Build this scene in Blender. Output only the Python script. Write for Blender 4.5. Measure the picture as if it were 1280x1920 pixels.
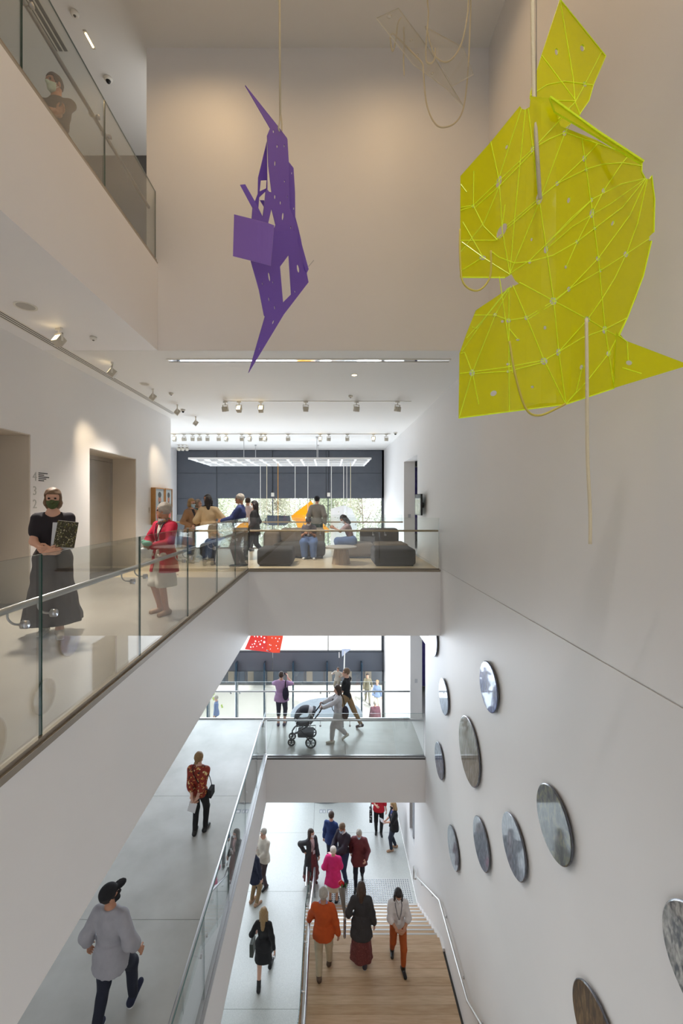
import bpy, bmesh, math, random
import numpy as np
from mathutils import Vector, Matrix, geometry
random.seed(7); rng = np.random.default_rng(7)
for o in list(bpy.data.objects): bpy.data.objects.remove(o)
SC = bpy.context.scene; COL = SC.collection
R = math.radians

# ------------------------------------------------------------------ camera
F, U0, V0, EYE = 810.0, 615.0, 943.0, 1.55        # focal length in pixels, vanishing point, eye height above the second floor
cam = bpy.data.cameras.new('camera'); cam_o = bpy.data.objects.new('camera', cam); COL.objects.link(cam_o)
cam_o.location = (0, 0, EYE); cam_o.rotation_euler = (R(90), 0, 0)
cam.sensor_fit = 'VERTICAL'; cam.sensor_height = 36.0; cam.sensor_width = 24.0
cam.lens = F / 1920 * 36.0
cam.shift_x = (640 - U0) / 1920; cam.shift_y = -(960 - V0) / 1920
cam.clip_start = .05; cam.clip_end = 400
SC.camera = cam_o

# ------------------------------------------------------------------ sky, sun, large lights, exposure
world = bpy.data.worlds.new('world'); SC.world = world; world.use_nodes = True
bg = world.node_tree.nodes['Background']; bg.inputs[0].default_value = (.93, .96, 1, 1); bg.inputs[1].default_value = 2.3
def light(name, kind, loc, rot, energy, color=(1, 1, 1), **kw):
    l = bpy.data.lights.new(name, kind); l.energy = energy; l.color = color
    for k, v in kw.items(): setattr(l, k, v)
    o = bpy.data.objects.new(name, l); COL.objects.link(o); o.location = loc
    if isinstance(rot, Vector): o.rotation_euler = (rot - Vector(loc)).to_track_quat('-Z', 'Y').to_euler()
    else: o.rotation_euler = rot
    return o
light('sun', 'SUN', (0, 40, 30), Vector((-12, 54, 0)), 6.0, (1, .96, .9), angle=R(2))
# daylight pouring through the big atrium window
light('window_daylight', 'AREA', (-2.2, 19.6, -4.5), (R(-90), 0, 0), 1350, (.76, .87, 1), shape='RECTANGLE', size=9, size_y=10.4)
SC.view_settings.view_transform = 'Standard'; SC.view_settings.look = 'None'
SC.view_settings.exposure = 0.12; SC.view_settings.gamma = 1.0; SC.view_settings.use_curve_mapping = False
SC.cycles.max_bounces = 10; SC.cycles.diffuse_bounces = 5; SC.cycles.glossy_bounces = 3
SC.cycles.transparent_max_bounces = 24; SC.cycles.transmission_bounces = 6
SC.cycles.caustics_reflective = False; SC.cycles.caustics_refractive = False
SC.cycles.sample_clamp_indirect = 4.0; SC.cycles.use_denoising = True

# ------------------------------------------------------------------ materials
def lin(c):
    return tuple(((x / 255) / 12.92 if x <= 10 else ((x / 255 + .055) / 1.055) ** 2.4) for x in c)
MATS = {}
def mat(name, c, rough=.6, metal=0.0, noise=0, nscale=8, bump=0, bscale=60, coat=0, spec=.5, c2=None, stretch=None):
    """plain principled material; colour in sRGB 0-255, optional noise mottling towards c2"""
    if name in MATS: return MATS[name]
    m = bpy.data.materials.new(name); m.use_nodes = True; nt = m.node_tree; b = nt.nodes['Principled BSDF']
    b.inputs['Roughness'].default_value = rough; b.inputs['Metallic'].default_value = metal
    b.inputs['Coat Weight'].default_value = coat; b.inputs['Coat Roughness'].default_value = .05
    b.inputs['Specular IOR Level'].default_value = spec
    l = lin(c); b.inputs['Base Color'].default_value = (*l, 1)
    if noise or bump:
        tc = nt.nodes.new('ShaderNodeTexCoord'); src = tc.outputs['Object']
        if stretch:
            mp = nt.nodes.new('ShaderNodeMapping'); mp.inputs['Scale'].default_value = stretch
            nt.links.new(src, mp.inputs[0]); src = mp.outputs[0]
    if noise:
        n = nt.nodes.new('ShaderNodeTexNoise'); n.inputs['Scale'].default_value = nscale; n.inputs['Detail'].default_value = 5
        nt.links.new(src, n.inputs['Vector'])
        r = nt.nodes.new('ShaderNodeValToRGB'); r.color_ramp.elements[0].position = .3; r.color_ramp.elements[1].position = .7
        d = lin(c2) if c2 else tuple(x * (1 - noise) for x in l)
        r.color_ramp.elements[0].color = (*d, 1); r.color_ramp.elements[1].color = (*l, 1)
        nt.links.new(n.outputs[0], r.inputs[0]); nt.links.new(r.outputs[0], b.inputs['Base Color'])
    if bump:
        n2 = nt.nodes.new('ShaderNodeTexNoise'); n2.inputs['Scale'].default_value = bscale; n2.inputs['Detail'].default_value = 4
        nt.links.new(src, n2.inputs['Vector'])
        bp = nt.nodes.new('ShaderNodeBump'); bp.inputs['Strength'].default_value = bump; bp.inputs['Distance'].default_value = .01
        nt.links.new(n2.outputs[0], bp.inputs['Height']); nt.links.new(bp.outputs[0], b.inputs['Normal'])
    MATS[name] = m; return m
def spots_mat(name, base, spots, scale=14, thr=.28, rough=.7, rnd=1.0):
    """ground colour with scattered blotches (floral cloth, speckled stone)"""
    if name in MATS: return MATS[name]
    m = mat(name, base, rough); nt = m.node_tree; b = nt.nodes['Principled BSDF']
    tc = nt.nodes.new('ShaderNodeTexCoord'); col = None
    prev = (*lin(base), 1)
    for i, s in enumerate(spots):
        v = nt.nodes.new('ShaderNodeTexVoronoi'); v.inputs['Scale'].default_value = scale * (1 + .35 * i); v.inputs['Randomness'].default_value = rnd
        nz = nt.nodes.new('ShaderNodeTexNoise'); nz.inputs['Scale'].default_value = scale * 1.5
        mx = nt.nodes.new('ShaderNodeMixRGB'); mx.inputs[0].default_value = .12
        nt.links.new(tc.outputs['Object'], nz.inputs['Vector']); nt.links.new(tc.outputs['Object'], mx.inputs[1]); nt.links.new(nz.outputs['Color'], mx.inputs[2])
        nt.links.new(mx.outputs[0], v.inputs['Vector'])
        th = nt.nodes.new('ShaderNodeMath'); th.operation = 'LESS_THAN'; th.inputs[1].default_value = thr
        nt.links.new(v.outputs['Distance'], th.inputs[0])
        mix = nt.nodes.new('ShaderNodeMixRGB'); mix.inputs[2].default_value = (*lin(s), 1)
        if col: nt.links.new(col, mix.inputs[1])
        else: mix.inputs[1].default_value = prev
        nt.links.new(th.outputs[0], mix.inputs[0]); col = mix.outputs[0]
    nt.links.new(col, b.inputs['Base Color']); return m
def glow(name, c, s):
    if name in MATS: return MATS[name]
    m = bpy.data.materials.new(name); m.use_nodes = True; b = m.node_tree.nodes['Principled BSDF']
    b.inputs['Emission Color'].default_value = (*lin(c), 1); b.inputs['Emission Strength'].default_value = s
    MATS[name] = m; return m
def front_only(nt, f):
    # a pane has two skins: on the inner side of a skin the index is inverted again, so both skins mirror alike
    g = nt.nodes.new('ShaderNodeNewGeometry'); i0 = f.inputs[0].default_value
    mr = nt.nodes.new('ShaderNodeMapRange'); mr.inputs[3].default_value = i0; mr.inputs[4].default_value = 1 / i0
    nt.links.new(g.outputs['Backfacing'], mr.inputs[0]); nt.links.new(mr.outputs[0], f.inputs[0])
def glass_mat(name, tint=(.955, .975, .965), refl=1.0, ior=1.5, rough=0.0):
    """thin architectural glass: see-through, mirror-like towards grazing angles"""
    if name in MATS: return MATS[name]
    m = bpy.data.materials.new(name); m.use_nodes = True; nt = m.node_tree; nt.nodes.clear()
    out = nt.nodes.new('ShaderNodeOutputMaterial'); t = nt.nodes.new('ShaderNodeBsdfTransparent'); g = nt.nodes.new('ShaderNodeBsdfGlossy')
    t.inputs[0].default_value = (*tint, 1); g.inputs['Roughness'].default_value = rough
    f = nt.nodes.new('ShaderNodeFresnel'); f.inputs[0].default_value = ior
    mm = nt.nodes.new('ShaderNodeMath'); mm.operation = 'MULTIPLY'; mm.inputs[1].default_value = refl; mm.use_clamp = True
    mix = nt.nodes.new('ShaderNodeMixShader'); front_only(nt, f)
    nt.links.new(f.outputs[0], mm.inputs[0]); nt.links.new(mm.outputs[0], mix.inputs[0])
    nt.links.new(t.outputs[0], mix.inputs[1]); nt.links.new(g.outputs[0], mix.inputs[2]); nt.links.new(mix.outputs[0], out.inputs[0])
    MATS[name] = m; return m
def acrylic(name, tcol, dcol, fac_t=.6, gl=.25):
    """coloured see-through plastic sheet: tinted transparency + coloured scattering + gloss"""
    if name in MATS: return MATS[name]
    m = bpy.data.materials.new(name); m.use_nodes = True; nt = m.node_tree; nt.nodes.clear()
    out = nt.nodes.new('ShaderNodeOutputMaterial'); t = nt.nodes.new('ShaderNodeBsdfTransparent'); t.inputs[0].default_value = (*tcol, 1)
    d = nt.nodes.new('ShaderNodeBsdfDiffuse'); d.inputs[0].default_value = (*dcol, 1)
    tr = nt.nodes.new('ShaderNodeBsdfTranslucent'); tr.inputs[0].default_value = (*dcol, 1)
    g = nt.nodes.new('ShaderNodeBsdfGlossy'); g.inputs['Roughness'].default_value = .03
    a = nt.nodes.new('ShaderNodeMixShader'); a.inputs[0].default_value = .45
    nt.links.new(d.outputs[0], a.inputs[1]); nt.links.new(tr.outputs[0], a.inputs[2])
    b = nt.nodes.new('ShaderNodeMixShader'); b.inputs[0].default_value = fac_t
    nt.links.new(a.outputs[0], b.inputs[1]); nt.links.new(t.outputs[0], b.inputs[2])
    f = nt.nodes.new('ShaderNodeFresnel'); f.inputs[0].default_value = 1.45
    mm = nt.nodes.new('ShaderNodeMath'); mm.operation = 'MULTIPLY'; mm.inputs[1].default_value = gl * 4; mm.use_clamp = True
    front_only(nt, f); nt.links.new(f.outputs[0], mm.inputs[0])
    c = nt.nodes.new('ShaderNodeMixShader'); nt.links.new(mm.outputs[0], c.inputs[0])
    nt.links.new(b.outputs[0], c.inputs[1]); nt.links.new(g.outputs[0], c.inputs[2]); nt.links.new(c.outputs[0], out.inputs[0])
    MATS[name] = m; return m

WHITE = mat('white_paint', (240, 238, 237), .55, noise=.015, nscale=1.5)
WALLR = mat('wall_paint', (234, 232, 231), .5, noise=.03, nscale=.7)
CEIL = mat('ceiling_paint', (232, 230, 226), .7)
CONC = mat('polished_concrete', (188, 180, 168), .22, noise=.16, nscale=.9, c2=(168, 160, 149), bump=.02, bscale=30)
CONC2 = mat('pale_concrete', (200, 200, 196), .25, noise=.12, nscale=1.3, c2=(178, 177, 172))
TERR = mat('terrazzo', (208, 211, 207), .28, noise=.2, nscale=70, c2=(188, 192, 188))
DARK = mat('joint_dark', (60, 58, 56), .8)
OAKF = mat('oak_floor', (226, 206, 172), .3, noise=.2, nscale=2.2, c2=(204, 180, 144), stretch=(1, 6, 1))
STEEL = mat('brushed_steel', (190, 190, 192), .28, 1.0)
STEELD = mat('lift_steel', (190, 186, 180), .3, .55, noise=.12, nscale=1.2, c2=(172, 168, 162))
BRONZE = mat('bronze_channel', (146, 136, 122), .45, .3)
GREYP = mat('grey_blind', (86, 90, 98), .8, noise=.1, nscale=3)
GLASS = glass_mat('balustrade_glass', refl=1.5)
WGLASS = glass_mat('window_glass', (.97, .98, .98), refl=.8)
GEDGE = mat('glass_edge', (52, 84, 76), .15, spec=.8)
FITW = mat('fitting_white', (226, 222, 212), .4)
FITG = mat('fitting_grey', (196, 190, 176), .45)
BLACK = mat('black_plastic', (22, 22, 24), .4)
ROPE = mat('cotton_rope', (226, 214, 184), .85, bump=.5, bscale=200)

# ------------------------------------------------------------------ object helpers
ORG = {}
def link(o, parent=None):
    COL.objects.link(o)
    if parent is not None: o.parent = parent
    return o
def put(name, me, parent=None, m=None, smooth=False):
    """link a mesh whose vertices are in world space; under a parent they become local to the thing's base"""
    o = bpy.data.objects.new(name, me)
    if m is not None:
        for mm in (m if isinstance(m, (list, tuple)) else [m]): me.materials.append(mm)
    if parent is not None:
        org = ORG[parent.name]; me.transform(Matrix.Translation(-org)); ORG[o.name] = org
    link(o, parent); ORG.setdefault(o.name, Vector((0, 0, 0)))
    if smooth: me.polygons.foreach_set('use_smooth', [True] * len(me.polygons))
    return o
def tag(o, label=None, cat=None, group=None, kind=None):
    if label: o['label'] = label
    if cat: o['category'] = cat
    if group: o['group'] = group
    if kind: o['kind'] = kind
    return o
def thing(name, loc, label, cat, group=None):
    o = bpy.data.objects.new(name, None); o.empty_display_size = .1; o.location = loc; COL.objects.link(o)
    ORG[o.name] = Vector(loc); return tag(o, label, cat, group)
def pm(verts, faces):
    me = bpy.data.meshes.new('m'); me.from_pydata([tuple(v) for v in verts], [], faces); me.update(); return me
class MB:
    """collects shapes (world space) into one mesh"""
    def __init__(s): s.v = []; s.f = []; s.mi = []
    def add(s, v, f, mi=0):
        o = len(s.v); s.v += [tuple(p) for p in v]; s.f += [tuple(i + o for i in q) for q in f]; s.mi += [mi] * len(f); return s
    def box(s, x0, x1, y0, y1, z0, z1, mi=0):
        v = [(x, y, z) for z in (z0, z1) for y in (y0, y1) for x in (x0, x1)]
        return s.add(v, [(0, 2, 3, 1), (4, 5, 7, 6), (0, 1, 5, 4), (2, 6, 7, 3), (0, 4, 6, 2), (1, 3, 7, 5)], mi)
    def obox(s, c, sx, sy, sz, M, mi=0):
        v = [Vector(c) + M @ Vector((x * sx / 2, y * sy / 2, z * sz / 2)) for z in (-1, 1) for y in (-1, 1) for x in (-1, 1)]
        return s.add(v, [(0, 2, 3, 1), (4, 5, 7, 6), (0, 1, 5, 4), (2, 6, 7, 3), (0, 4, 6, 2), (1, 3, 7, 5)], mi)
    def tube(s, pts, r, n=8, closed=False, mi=0):
        pts = [Vector(p) for p in pts]; L = len(pts); rr = r if isinstance(r, (list, tuple)) else [r] * L
        prev = None; rings = []
        for i, p in enumerate(pts):
            if closed: d = (pts[(i + 1) % L] - pts[i - 1])
            else: d = (pts[min(i + 1, L - 1)] - pts[max(i - 1, 0)])
            d = d.normalized() if d.length > 1e-9 else Vector((0, 0, 1))
            if prev is None: a = d.orthogonal().normalized()
            else:
                a = prev - d * prev.dot(d); a = a.normalized() if a.length > 1e-6 else d.orthogonal().normalized()
            prev = a; b = d.cross(a)
            rings.append([p + (a * math.cos(2 * math.pi * k / n) + b * math.sin(2 * math.pi * k / n)) * rr[i] for k in range(n)])
        v = [q for g in rings for q in g]; f = []
        for i in range(L if closed else L - 1):
            j = (i + 1) % L
            for k in range(n): f.append((i * n + k, i * n + (k + 1) % n, j * n + (k + 1) % n, j * n + k))
        if not closed: f += [tuple(range(n))[::-1], tuple((L - 1) * n + k for k in range(n))]
        return s.add(v, f, mi)
    def cyl(s, a, b, r, n=12, r2=None, mi=0): return s.tube([a, b], [r, r if r2 is None else r2], n, mi=mi)
    def lathe(s, c, prof, n=20, mi=0, M=None):
        """profile of (radius, height) turned about z through c"""
        v = []
        for (r, h) in prof:
            for k in range(n):
                a = 2 * math.pi * k / n; q = Vector((r * math.cos(a), r * math.sin(a), h)); q = M @ q if M else q
                v.append(Vector(c) + q)
        f = []
        for i in range(len(prof) - 1):
            for k in range(n): f.append((i * n + k, i * n + (k + 1) % n, (i + 1) * n + (k + 1) % n, (i + 1) * n + k))
        f += [tuple(range(n))[::-1], tuple((len(prof) - 1) * n + k for k in range(n))]
        return s.add(v, f, mi)
    def ball(s, c, r, n=10, mi=0):
        r = r if isinstance(r, (tuple, list)) else (r, r, r); v = []; f = []; m = n // 2
        for i in range(m + 1):
            t = math.pi * i / m
            for k in range(n):
                a = 2 * math.pi * k / n
                v.append((c[0] + r[0] * math.sin(t) * math.cos(a), c[1] + r[1] * math.sin(t) * math.sin(a), c[2] + r[2] * math.cos(t)))
        for i in range(m):
            for k in range(n): f.append((i * n + k, (i + 1) * n + k, (i + 1) * n + (k + 1) % n, i * n + (k + 1) % n))
        return s.add(v, f, mi)
    def mesh(s):
        me = pm(s.v, s.f)
        if any(s.mi): me.polygons.foreach_set('material_index', s.mi)
        return me
    def build(s, name, m, parent=None, smooth=False, bevel=0, seg=2):
        me = s.mesh()
        o = put(name, me, parent, m, smooth)
        if bevel:
            b = o.modifiers.new('bevel', 'BEVEL'); b.width = bevel; b.segments = seg; b.limit_method = 'ANGLE'
        return o
def struct(name, m, boxes, parent=None):
    mb = MB()
    for b in boxes: mb.box(*b)
    o = mb.build(name, m, parent)
    if parent is None: o['kind'] = 'structure'
    return o
def px(u, v, Y):
    """point at depth Y seen at photograph pixel (u, v)"""
    return Vector(((u - U0) * Y / F, Y, EYE - (v - V0) * Y / F))
def spline(pts, n=6):
    pts = [Vector(p) for p in pts]; out = []
    for i in range(len(pts) - 1):
        p0 = pts[max(i - 1, 0)]; p1 = pts[i]; p2 = pts[i + 1]; p3 = pts[min(i + 2, len(pts) - 1)]
        for k in range(n):
            t = k / n
            out.append(.5 * ((2 * p1) + (p2 - p0) * t + (2 * p0 - 5 * p1 + 4 * p2 - p3) * t * t + (3 * p1 - p0 - 3 * p2 + p3) * t ** 3))
    return out + [pts[-1]]
def copy_tree(o, parent=None):
    c = o.copy(); COL.objects.link(c); c.parent = parent
    ORG[c.name] = Vector(c.location)
    for ch in list(o.children): copy_tree(ch, c)
    return c

# ================================================================== THE BUILDING
XR = 2.58                      # right wall
XL2, XL1, XL3 = -1.82, -1.64, -2.74   # edges of the galleries on the void
ZL1, ZL0, ZL3 = -5.2, -10.05, 5.42
CE = 4.0; TOP = 8.87; YB = 20.0
YN = -4.0                      # the building goes on behind the camera
YU = 6.95                      # wall above the second-floor gallery
Y2, Y2B = 9.92, 14.85          # second-floor bridge
Y1, Y1B = 11.46, 13.57         # first-floor bridge
XLW = -4.57

# right wall, in courses with a shadow joint at second-floor level
struct('wall_right', WALLR, [(XR, 2.95, YN, 11.48, ZL0, .05), (XR, 2.95, YN, 12.5, .066, TOP + .3), (XR + .012, 2.95, YN, 12.5, .04, .08),
    (XR, 2.95, 11.48, YB, ZL0 + 3.0, ZL1), (XR, 2.95, 11.48, 12.9, ZL0, ZL0 + 3.0), (XR, 2.95, 13.7, YB, ZL0, ZL0 + 3.0), (XR, 2.95, 12.9, 13.7, ZL0, ZL0 + 1.3),
    (XR, 2.95, 13.57, YB, ZL1, 0), (XR, 2.95, 11.48, 13.57, ZL1 + 3.0, .05),
    (XR, 2.95, 12.5, 14.7, 2.95, TOP), (XR, 2.95, 14.7, YB, 0, TOP)])
# rooms behind the two doorways
struct('wall_doorway', WHITE, [(3.9, 4.0, 11, 19, ZL1, CE), (2.95, 3.9, 17.5, 17.6, ZL1, CE), (2.95, 3.9, 10.9, 17.6, -.1, -.002), (2.95, 3.9, 10.9, 17.6, ZL1 - .1, ZL1 - .002), (2.95, 4.0, 10.8, 10.9, ZL1, CE), (2.95, 4.0, 10.9, 17.6, 3.3, 3.4), (2.95, 4.0, 10.9, 17.6, -1.9, -1.8)])
# ceilings
struct('ceiling', CEIL, [(-9, 2.95, YN - 6, 9.3, TOP, TOP + .3)])
struct('ceiling', CEIL, [(-7.2, XR, YU + .004, YB + .1, CE, CE + .35)])
# third floor on the left
struct('floor', CONC, [(-5.4, XL3, YN, 9.3, ZL3 - .03, ZL3)])
struct('ceiling', WHITE, [(-5.4, XL3, YN, YU - .004, CE, ZL3 - .03), (-5.4, -2.92, YU + .3, 9.3, CE + .36, ZL3 - .03)])
struct('wall_front', WALLR, [(-2.92, XR, YU, YU + .3, CE + .004, TOP)])
struct('wall_left', mat('taupe_paint', (214, 204, 186), .6), [(-5.4, -5.17, YN, 9.1, ZL3, TOP)])
struct('wall_back', mat('charcoal_panel', (92, 90, 88), .6), [(-5.4, -2.9, 9.1, 9.3, ZL3, TOP)])
# second floor: left gallery and bridge
struct('floor', CONC, [(-9, XL2 - .05, YN, 9.0, -.03, 0), ])
struct('floor', OAKF, [(-4.57, XL2 - .05, 9.0, Y2B, -.03, 0), (XL2 - .05, XR, Y2 + .03, Y2B, -.03, 0), (-7.2, -4.57, 12.6, Y2B, -.03, 0)])
struct('ceiling', WHITE, [(-9, XL2, YN, Y2B, -1.5, -.03), (XL2, XR, Y2, Y2B, -1.5, -.03), (XL2 - .05, XL2, YN, Y2, -.03, 0)])
struct('trim_1', BRONZE, [(XL2 - .03, XL2 + .012, YN, Y2, -.02, .025), (XL2, XR, Y2 - .012, Y2 + .035, -.012, .012)])
# first floor
mbs = []
fl = struct('floor', DARK, [(-9, XL1, YN, Y1B, ZL1 - .06, ZL1 - .02), (XL1, XR, Y1, Y1B, ZL1 - .06, ZL1 - .02)])
ys = [YN, -1.2, 1.8, 4.4, 7.0, 9.95, Y1B]
for i in range(len(ys) - 1):
    for (x0, x1) in ((-9, -4.2), (-4.2, XL1 - .03)):
        MB().box(x0 + .004, x1 - .002, ys[i] + .004, ys[i + 1] - .004, ZL1 - .02, ZL1).build('slab', CONC2, fl)
for (x0, x1) in ((XL1 - .03, .47), (.47, XR)):
    MB().box(x0 + .002, x1 - .004, Y1 + .02, Y1B, ZL1 - .02, ZL1).build('slab', CONC2, fl)
struct('ceiling', WHITE, [(-9, XL1, YN, Y1B, ZL1 - 1.2, ZL1 - .06), (XL1, XR, Y1, Y1B, ZL1 - 1.2, ZL1 - .06), (XL1 - .02, XL1 + .004, YN, Y1, ZL1 - .06, ZL1 + .02)])
struct('trim_2', STEEL, [(XL1 - .016, XL1 + .03, YN, Y1, ZL1 + .02, ZL1 + .05), (XL1, XR, Y1 - .02, Y1 + .02, ZL1 - .012, ZL1 + .01)])
# ground floor
fg = struct('floor', DARK, [(-9, XR, YN - 6, YB + .1, ZL0 - .06, ZL0 - .02)])
gx = [-9, -5.2, -2.6, -.52, XR]; gy = [YN - 6, -6.5, -3, 0.2, 3.4, 6.5, 9.9, 12.9, 15.2, 18.2, YB]
for i in range(len(gx) - 1):
    for j in range(len(gy) - 1):
        MB().box(gx[i] + .004, gx[i + 1] - .004, gy[j] + .004, gy[j + 1] - .004, ZL0 - .02, ZL0).build('slab', TERR, fg)
# left walls
WL = WALLR
L1a, L1b, L2a, L2b = 4.9, 6.64, 8.28, 10.29     # lift openings along the wall
struct('wall_left', WL, [(-5.3, XLW, YN, L1a, 0, CE), (-5.3, XLW, L1b, L2a, 0, CE), (-5.3, XLW, L2b, 12.55, 0, CE), (-5.3, XLW, L1a, L1b, 2.6, CE), (-5.3, XLW, L2a, L2b, 2.6, CE),
    (-5.3, -5.2, L1a, L1b, 0, 2.6), (-5.3, -5.2, L2a, L2b, 0, 2.6)])
struct('wall_left', WL, [(-9.2, -9, YN, YB, ZL0, -1.5), (-7.2, -7.0, 12.55, YB, -1.5, CE), (-7.2, -5.3, 12.45, 12.55, 0, CE)])
# back wall of the atrium: grey blinds over a long window, spandrel, glazed entrance
bw = struct('wall_back', mat('frame_grey', (70, 74, 80), .5), [(-7.0, XR, YB, YB + .03, 1.77, CE), (-7.0, -5.15, YB, YB + .03, -1.0, 1.77), (-7.0, XR, YB, YB + .12, CE - .03, CE), (-7.0, XR, YB, YB + .1, -6.25, -6.2), (-7.0, XR, YB, YB + .1, -5.36, -5.3), (-7.05, -6.98, YB, YB + .1, ZL0, CE), (2.5, XR, YB, YB + .1, ZL0, CE)])
for (x0, x1) in ((-6.97, -5.16), (-5.13, -2.58), (-2.56, -.1), (-.08, 2.5)):
    for (z0, z1) in ((1.76, 2.92), (2.935, CE - .03)):
        MB().box(x0 + .006, x1 - .006, YB - .03, YB, z0, z1).build('blind_panel', GREYP, bw, bevel=.004)
MB().box(-6.95, -5.16, YB - .03, YB, -1.0, 1.745).build('blind_panel', GREYP, bw)
for (x0, x1) in ((-7, -2.58), (-2.56, .5), (.52, 2.5)):
    MB().box(x0, x1, YB - .03, YB + .08, -6.2, -5.36).build('spandrel_panel', mat('spandrel', (84, 88, 96), .5), bw)
w1 = tag(MB().box(-5.13, 2.5, YB + .04, YB + .055, -5.3, 1.76).build('window_1', WGLASS), kind='structure')
for x in (-5.13, -2.57, 0, 2.49): MB().box(x - .02, x + .02, YB, YB + .1, -5.3, 1.76).build('window_frame', MATS['frame_grey'], w1)
w2 = tag(MB().box(-6.98, 2.5, YB + .04, YB + .055, ZL0, -6.25).build('window_2', WGLASS), kind='structure')
MUL = mat('mullion_blue', (62, 86, 104), .25, .6)
for u in (392, 445, 497, 550, 613, 677):
    x = (u - U0) * YB / F
    MB().box(x - .035, x + .035, YB - .32, YB + .04, ZL0, -5.75).build('fin', MUL, w2, bevel=.01)
# window strip in the ground-floor right wall
w3 = tag(MB().box(2.7, 2.72, 12.9, 13.7, ZL0 + 1.3, ZL0 + 3.0).build('window_3', mat('dusk_glass', (96, 110, 122), .1)), kind='structure')
MB().box(2.6, 2.74, 13.27, 13.33, ZL0 + 1.3, ZL0 + 3).build('window_frame', STEEL, w3)
# unseen walls added behind the camera to shape light: bays open to sky, tops closed
struct('wall_near_added', WALLR, [(-9.2, -9, YN - 6, YN, 3.2, TOP + .3), (5, 5.2, YN - 6, YN, 3.2, TOP + .3), (2.95, 5.2, YN - 6, YN, 3.2, 3.4), (2.95, 5.2, YN - .2, YN, 3.2, TOP), (-9, -5.4, YN - .2, YN, 3.2, TOP), (-9, 5, YN - 6.2, YN - 6, ZL0, TOP + .3), (-9, 5, YN - 6, YN, -.3, 0), (-9, 5, YN - 6, YN, ZL1 - .3, ZL1)])

# lifts in the left wall
def lift(y0, y1, label):
    t = thing('lift_door', (-5.15, (y0 + y1) / 2, 0), label, 'lift')
    ym = (y0 + y1) / 2
    for a, b in ((y0 + .06, ym - .004), (ym + .004, y1 - .06)):
        MB().box(-5.2, -5.15, a, b, .0, 2.5).build('door_leaf', STEELD, t, bevel=.006)
    MB().box(-5.2, -5.12, y0, y1, 2.5, 2.6).build('door_head', STEELD, t)
    for a in (y0, y1 - .06): MB().box(-5.2, -5.12, a, a + .06, 0, 2.5).build('jamb', STEELD, t)
    MB().box(-5.2, -4.6, y0, y1, .0, .006).build('threshold', STEEL, t)
    MB().box(-5.2, XLW - .01, y1 - .02, y1 - .001, 0.006, 2.6).build('reveal_lining', mat('reveal_taupe', (206, 196, 182), .45), t)
    MB().box(-5.2, XLW - .01, y0 + .01, y1 - .03, 2.585, 2.599).build('head_lining', MATS['reveal_taupe'], t)
    return t
lift(L2a, L2b, 'stainless steel lift doors recessed between the lobby sign and the two portraits')
lift(L1a, L1b, 'lift entrance at the left edge, mostly out of the picture')

# oak stair with landing, rising towards the viewer
st = tag(bpy.data.objects.new('floor_stair', None), kind='structure'); COL.objects.link(st); ORG[st.name] = Vector((0, 0, 0))
OAKS = [mat('oak_tread_%d' % i, c, .35, noise=.2, nscale=2.5, c2=d, stretch=(1, 9, 1)) for i, (c, d) in enumerate((((206, 178, 148), (186, 156, 124)), ((198, 170, 138), (178, 148, 116)), ((212, 186, 156), (192, 164, 132))))]
SX0, SX1 = -.47, 2.53; NR = 10; YS0 = 12.3; YS1 = 9.55; ZLD = ZL0 + 1.7
tr_, rs_ = (YS0 - YS1) / NR, (ZLD - ZL0) / NR
NOSE = mat('nosing_strip', (196, 196, 194), .4, .5)
for i in range(NR):
    y1 = YS0 - i * tr_; z1 = ZL0 + (i + 1) * rs_
    if i < NR - 1:
        t = MB().box(SX0, SX1, y1 - tr_ - .0, y1 + .02, z1 - .05, z1).build('tread', OAKS[i % 3], st)
        MB().box(SX0 + .01, SX1 - .01, y1 - .025, y1 + .012, z1, z1 + .003).build('nosing', NOSE, t)
    MB().box(SX0, SX1, y1 - .02, y1, z1 - rs_, z1 - .05).build('riser', OAKS[(i + 1) % 3], st)
YL1 = 7.7; nb = 13; bwid = (YS1 + tr_ + .02 - YL1) / nb
for i in range(nb):
    y = YL1 + i * bwid
    MB().box(SX0, SX1, y + .0015, y + bwid - .0015, ZLD - .05, ZLD).build('plank', OAKS[(i * 7) % 3], st)
for i in range(9):
    y1 = YL1 - i * tr_; z1 = ZLD + (i + 1) * rs_
    MB().box(SX0, SX1, y1 - tr_, y1 + .02, z1 - .05, z1).build('tread', OAKS[i % 3], st)
    MB().box(SX0, SX1, y1 - .02, y1, z1 - rs_, z1 - .05).build('riser', OAKS[(i + 1) % 3], st)
MB().add([(SX0 - .03, y, z) for (y, z) in ((12.35, ZL0), (12.35, ZL0 + .1), (9.6, ZLD + .02), (7.7, ZLD + .02), (5.0, ZLD + 1.7), (5.0, ZL0))] + [(SX0, y, z) for (y, z) in ((12.35, ZL0), (12.35, ZL0 + .1), (9.6, ZLD + .02), (7.7, ZLD + .02), (5.0, ZLD + 1.7), (5.0, ZL0))],
    [(5, 4, 3, 2, 1, 0), (6, 7, 8, 9, 10, 11)] + [(i, (i + 1) % 6, (i + 1) % 6 + 6, i + 6) for i in range(6)]).build('stringer', WHITE, st)
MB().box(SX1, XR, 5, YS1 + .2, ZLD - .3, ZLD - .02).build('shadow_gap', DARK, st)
for i in range(NR): MB().box(SX1, XR, YS0 - (i + 1) * tr_, YS0 - i * tr_, ZL0, ZL0 + (i + 1) * rs_ + .05).build('wall_stringer', WHITE, st)
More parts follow.
